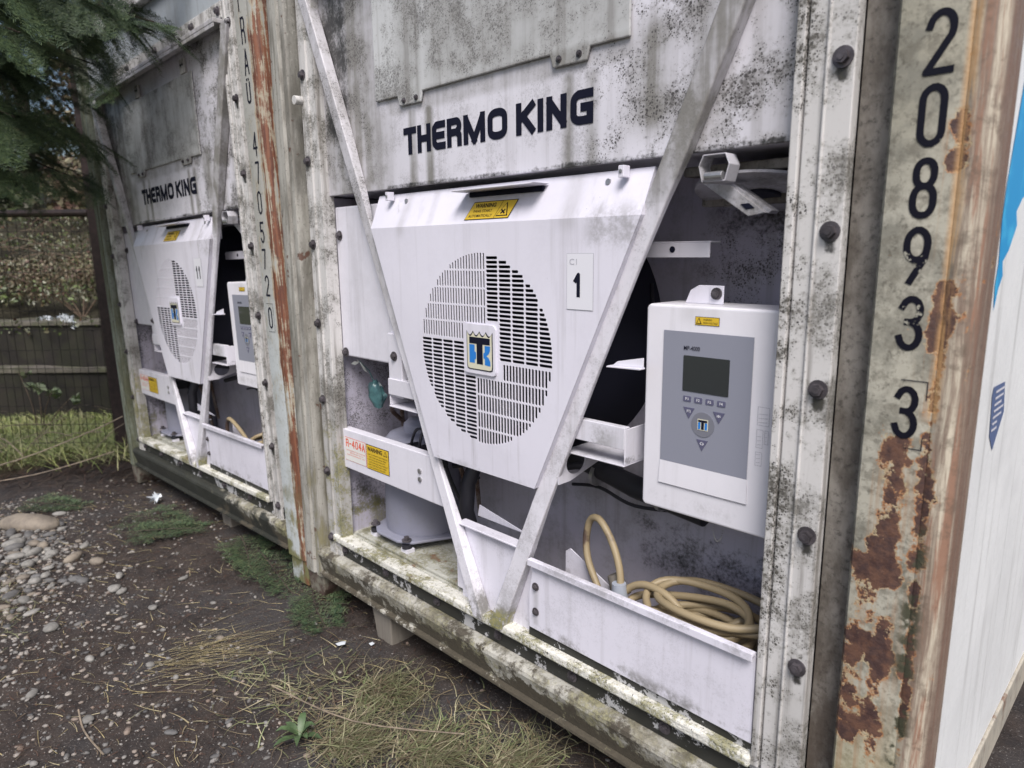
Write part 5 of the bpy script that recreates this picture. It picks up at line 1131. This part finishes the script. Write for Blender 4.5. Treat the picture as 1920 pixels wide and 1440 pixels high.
r = np.random.default_rng(5); V, F = leafcloud(r, [(*WP(t, .95 + .3 * d * .9, d), .6, .6, .16) for t in np.arange(-4.5, 5, .55) for d in (.6, 1.5, 2.6, 4)] + [(*WP(t, .80 + .05 * math.sin(t * 5), .14), .16, .16, .07) for t in np.arange(-2.5, 2, .27)], 18000, .024)
M['cover_leaf'] = islandramp('mixed_ground_leaves', [(.06, .09, .03), (.16, .22, .07), (.18, .18, .10), (.46, .46, .38), (.09, .13, .04), (.18, .07, .06)])
b = MB(); b.raw(V, F, 'cover_leaf'); o = b.build('ground_cover'); tag(o, 'ivy and bramble ground cover on the bank', 'ground cover', kind='stuff')
V = []; F = []
for i in range(170):
    t, d = rg.uniform(-4.2, 2.6), rg.uniform(.3, 3.4); p = Vector(WP(t, .85 + d * .28, d)); a = rg.uniform(0, 6.28); L = rg.uniform(.3, 1.0); hh = rg.uniform(.1, .6); o = len(V)
    for k in range(6):
        q = k / 5; c = p + Vector((math.cos(a) * L * q, math.sin(a) * L * q, hh * math.sin(math.pi * q * .8))); V += [c + Vector((0, 0, .005)), c - Vector((0, 0, .005))]
    for k in range(5): F.append((o + 2 * k, o + 2 * k + 1, o + 2 * k + 3, o + 2 * k + 2))
b = MB(); b.raw(V, F, 'bramble'); o = b.build('bramble_canes'); tag(o, 'pale bare bramble canes arching over the bank', 'brambles', kind='stuff')
# young shrub with bare stem at the wall foot
bush('sapling', (-4.95, -.10, -.13), [(.0, 0, .42, .09, .07, .05), (-.10, -.03, .52, .05, .05, .04), (.16, .12, .36, .07, .06, .05), (.28, .25, .30, .05, .05, .04)], 60, .045, 'leaf_pale', 'small pale leaved sapling standing in the grass before the wall', 'sapling', stems=4, seed=9, thick=.006)
b = MB(); V, F = leafcloud(np.random.default_rng(4), [(0, 0, 0, .09, .12, .02), (.05, .10, .01, .06, .05, .03), (.1, .16, -.06, .03, .03, .06)], 60, .03)
b.raw(V, F, 'litter'); o = b.build('white_bag'); o.location = WP(-.15, .88, .10); tag(o, 'torn white plastic lying on top of the retaining wall', 'litter')

# trees behind
def tree(loc, h, tr, clumps, n, size, mat, lab, seed, name='tree', group='trees beyond the bank'):
    r = np.random.default_rng(seed); root = empty(name, loc); b = MB(); ln = [Vector((.15 * math.sin(z * 1.1 + seed), .12 * math.sin(z * .8), z)) for z in np.linspace(-.3, h, 9)]
    b.tube(ln, [tr * (1 - .1 * i) for i in range(9)], 'bark', 9); tk = b.build('trunk', root, smooth=True)
    for k, c in enumerate(clumps[:10]):
        s0 = ln[2 + k % 6]; e = Vector(c[:3]); m_ = (s0 + e) / 2 + Vector((0, 0, .2)); bb = MB(); bb.tube(smooth_path([s0, m_, e], 4), [tr * .4 * (1 - .1 * i) for i in range(9)], 'bark', 6); bb.build('limb', root, smooth=True)
    V, F = leafcloud(r, clumps, n, size); b = MB(); b.raw(V, F, mat); b.build('crown', root); tag(root, lab, 'tree', group); return root
def tclumps(seed, n, R_, z0, z1, r0):
    r = np.random.default_rng(seed); out = []
    for _ in range(n):
        z = r.uniform(z0, z1); k = R_ * math.sin(math.pi * min(.95, max(.12, (z - z0) / (z1 - z0)))) ** .5; a = r.uniform(0, 6.28); q = r.uniform(.3, 1); out.append((math.cos(a) * k * q, math.sin(a) * k * q, z, r0 * r.uniform(.6, 1.2), r0 * r.uniform(.6, 1.2), r0 * r.uniform(.4, .8)))
    return out
for i, (t, d, h, m_, n, lab) in enumerate(((-4.3, 5.5, 7, 'leaf', 5200, 'leafy tree at the far left beyond the bank'), (-1.6, 8.5, 7.5, 'leaf', 4500, 'bare twiggy tree against the sky left of the fence post'), (1.2, 6.0, 6, 'leaf_red', 4200, 'brown leaved tree behind the fence post'), (4.2, 7, 7, 'leaf', 4200, 'dark tree rising behind the farther container'), (-2.9, 4.2, 5, 'leaf_red', 3200, 'low russet tree in front of the other far trees'))):
    tree(WP(t, 1.7, d), h, .12, tclumps(40 + i, 26, 2.2, .3, h, .62), n * 2, .06, m_, lab, 50 + i)

# ------------------------------------------------------------------ fir tree whose limbs hang into the picture
fir = empty('fir_tree', (-3.4, -2.2, -.1)); tag(fir, 'dark green fir tree whose limbs hang over the fence and the farther container', 'tree')
b = MB(); b.tube([(0, 0, -.2), (.02, .02, 2), (0, .05, 4.5), (.05, 0, 7)], [.24, .2, .15, .08], 'bark', 14); b.build('trunk', fir, smooth=True)
base = [fir_branch(1.0, 16, 22, .045, .0034, 60 + k, -.1, 1.0) for k in range(4)]
rf = np.random.default_rng(17)
TIPS = [[-1.57, -0.3, 2.12], [-1.45, -0.42, 2.32], [-1.59, -0.53, 1.89], [-1.2, -0.29, 2.39], [-0.69, -0.18, 2.49], [-1.82, -0.32, 1.93], [-1.44, -0.6, 2.15], [-1.04, -0.21, 2.61], [-1.09, -0.6, 2.45], [-1.27, -0.44, 2.61], [-1.88, -0.16, 2.7]]
def sprays(tips, drop):
    """limb from the trunk to each tip, with drooping side sprays"""
    for (tip, z0) in tips:
        tip = Vector(tip) - Vector(fir.location); s0 = Vector((0, 0, z0)); d = tip - s0; m1 = s0 + d * .5 + Vector((0, 0, .28)); path = smooth_path([s0, m1, tip], 7)
        V = []; F = []; n = 0
        for j in range(2, len(path)):
            for sg in (-1, 1, 0):
                if sg == 0 and rf.uniform() < .5: continue
                p = path[j]; t = (path[j] - path[j - 1]).normalized(); L = rf.uniform(.34, .62) * (1.15 - .5 * j / len(path)); ang = math.atan2(t.y, t.x) + sg * R(rf.uniform(35, 65)); el = -R(rf.uniform(15, 55)) if drop else -R(10)
                v, f, _ = base[rf.integers(4)]; mt = (Matrix.Rotation(ang, 4, 'Z') @ Matrix.Rotation(-el, 4, 'Y') @ Matrix.Rotation(R(rf.uniform(-35, 35)), 4, 'X') @ Matrix.Scale(L, 4)); A = np.array(mt)[:3, :3]; V.append(v @ A.T + np.array(p)); F.append(f + n); n += len(v)
        b = MB(); b.tube(path, [max(.004, .022 * (1 - i / len(path))) for i in range(len(path))], 'bark', 6); lm = b.build('limb', fir, smooth=True)
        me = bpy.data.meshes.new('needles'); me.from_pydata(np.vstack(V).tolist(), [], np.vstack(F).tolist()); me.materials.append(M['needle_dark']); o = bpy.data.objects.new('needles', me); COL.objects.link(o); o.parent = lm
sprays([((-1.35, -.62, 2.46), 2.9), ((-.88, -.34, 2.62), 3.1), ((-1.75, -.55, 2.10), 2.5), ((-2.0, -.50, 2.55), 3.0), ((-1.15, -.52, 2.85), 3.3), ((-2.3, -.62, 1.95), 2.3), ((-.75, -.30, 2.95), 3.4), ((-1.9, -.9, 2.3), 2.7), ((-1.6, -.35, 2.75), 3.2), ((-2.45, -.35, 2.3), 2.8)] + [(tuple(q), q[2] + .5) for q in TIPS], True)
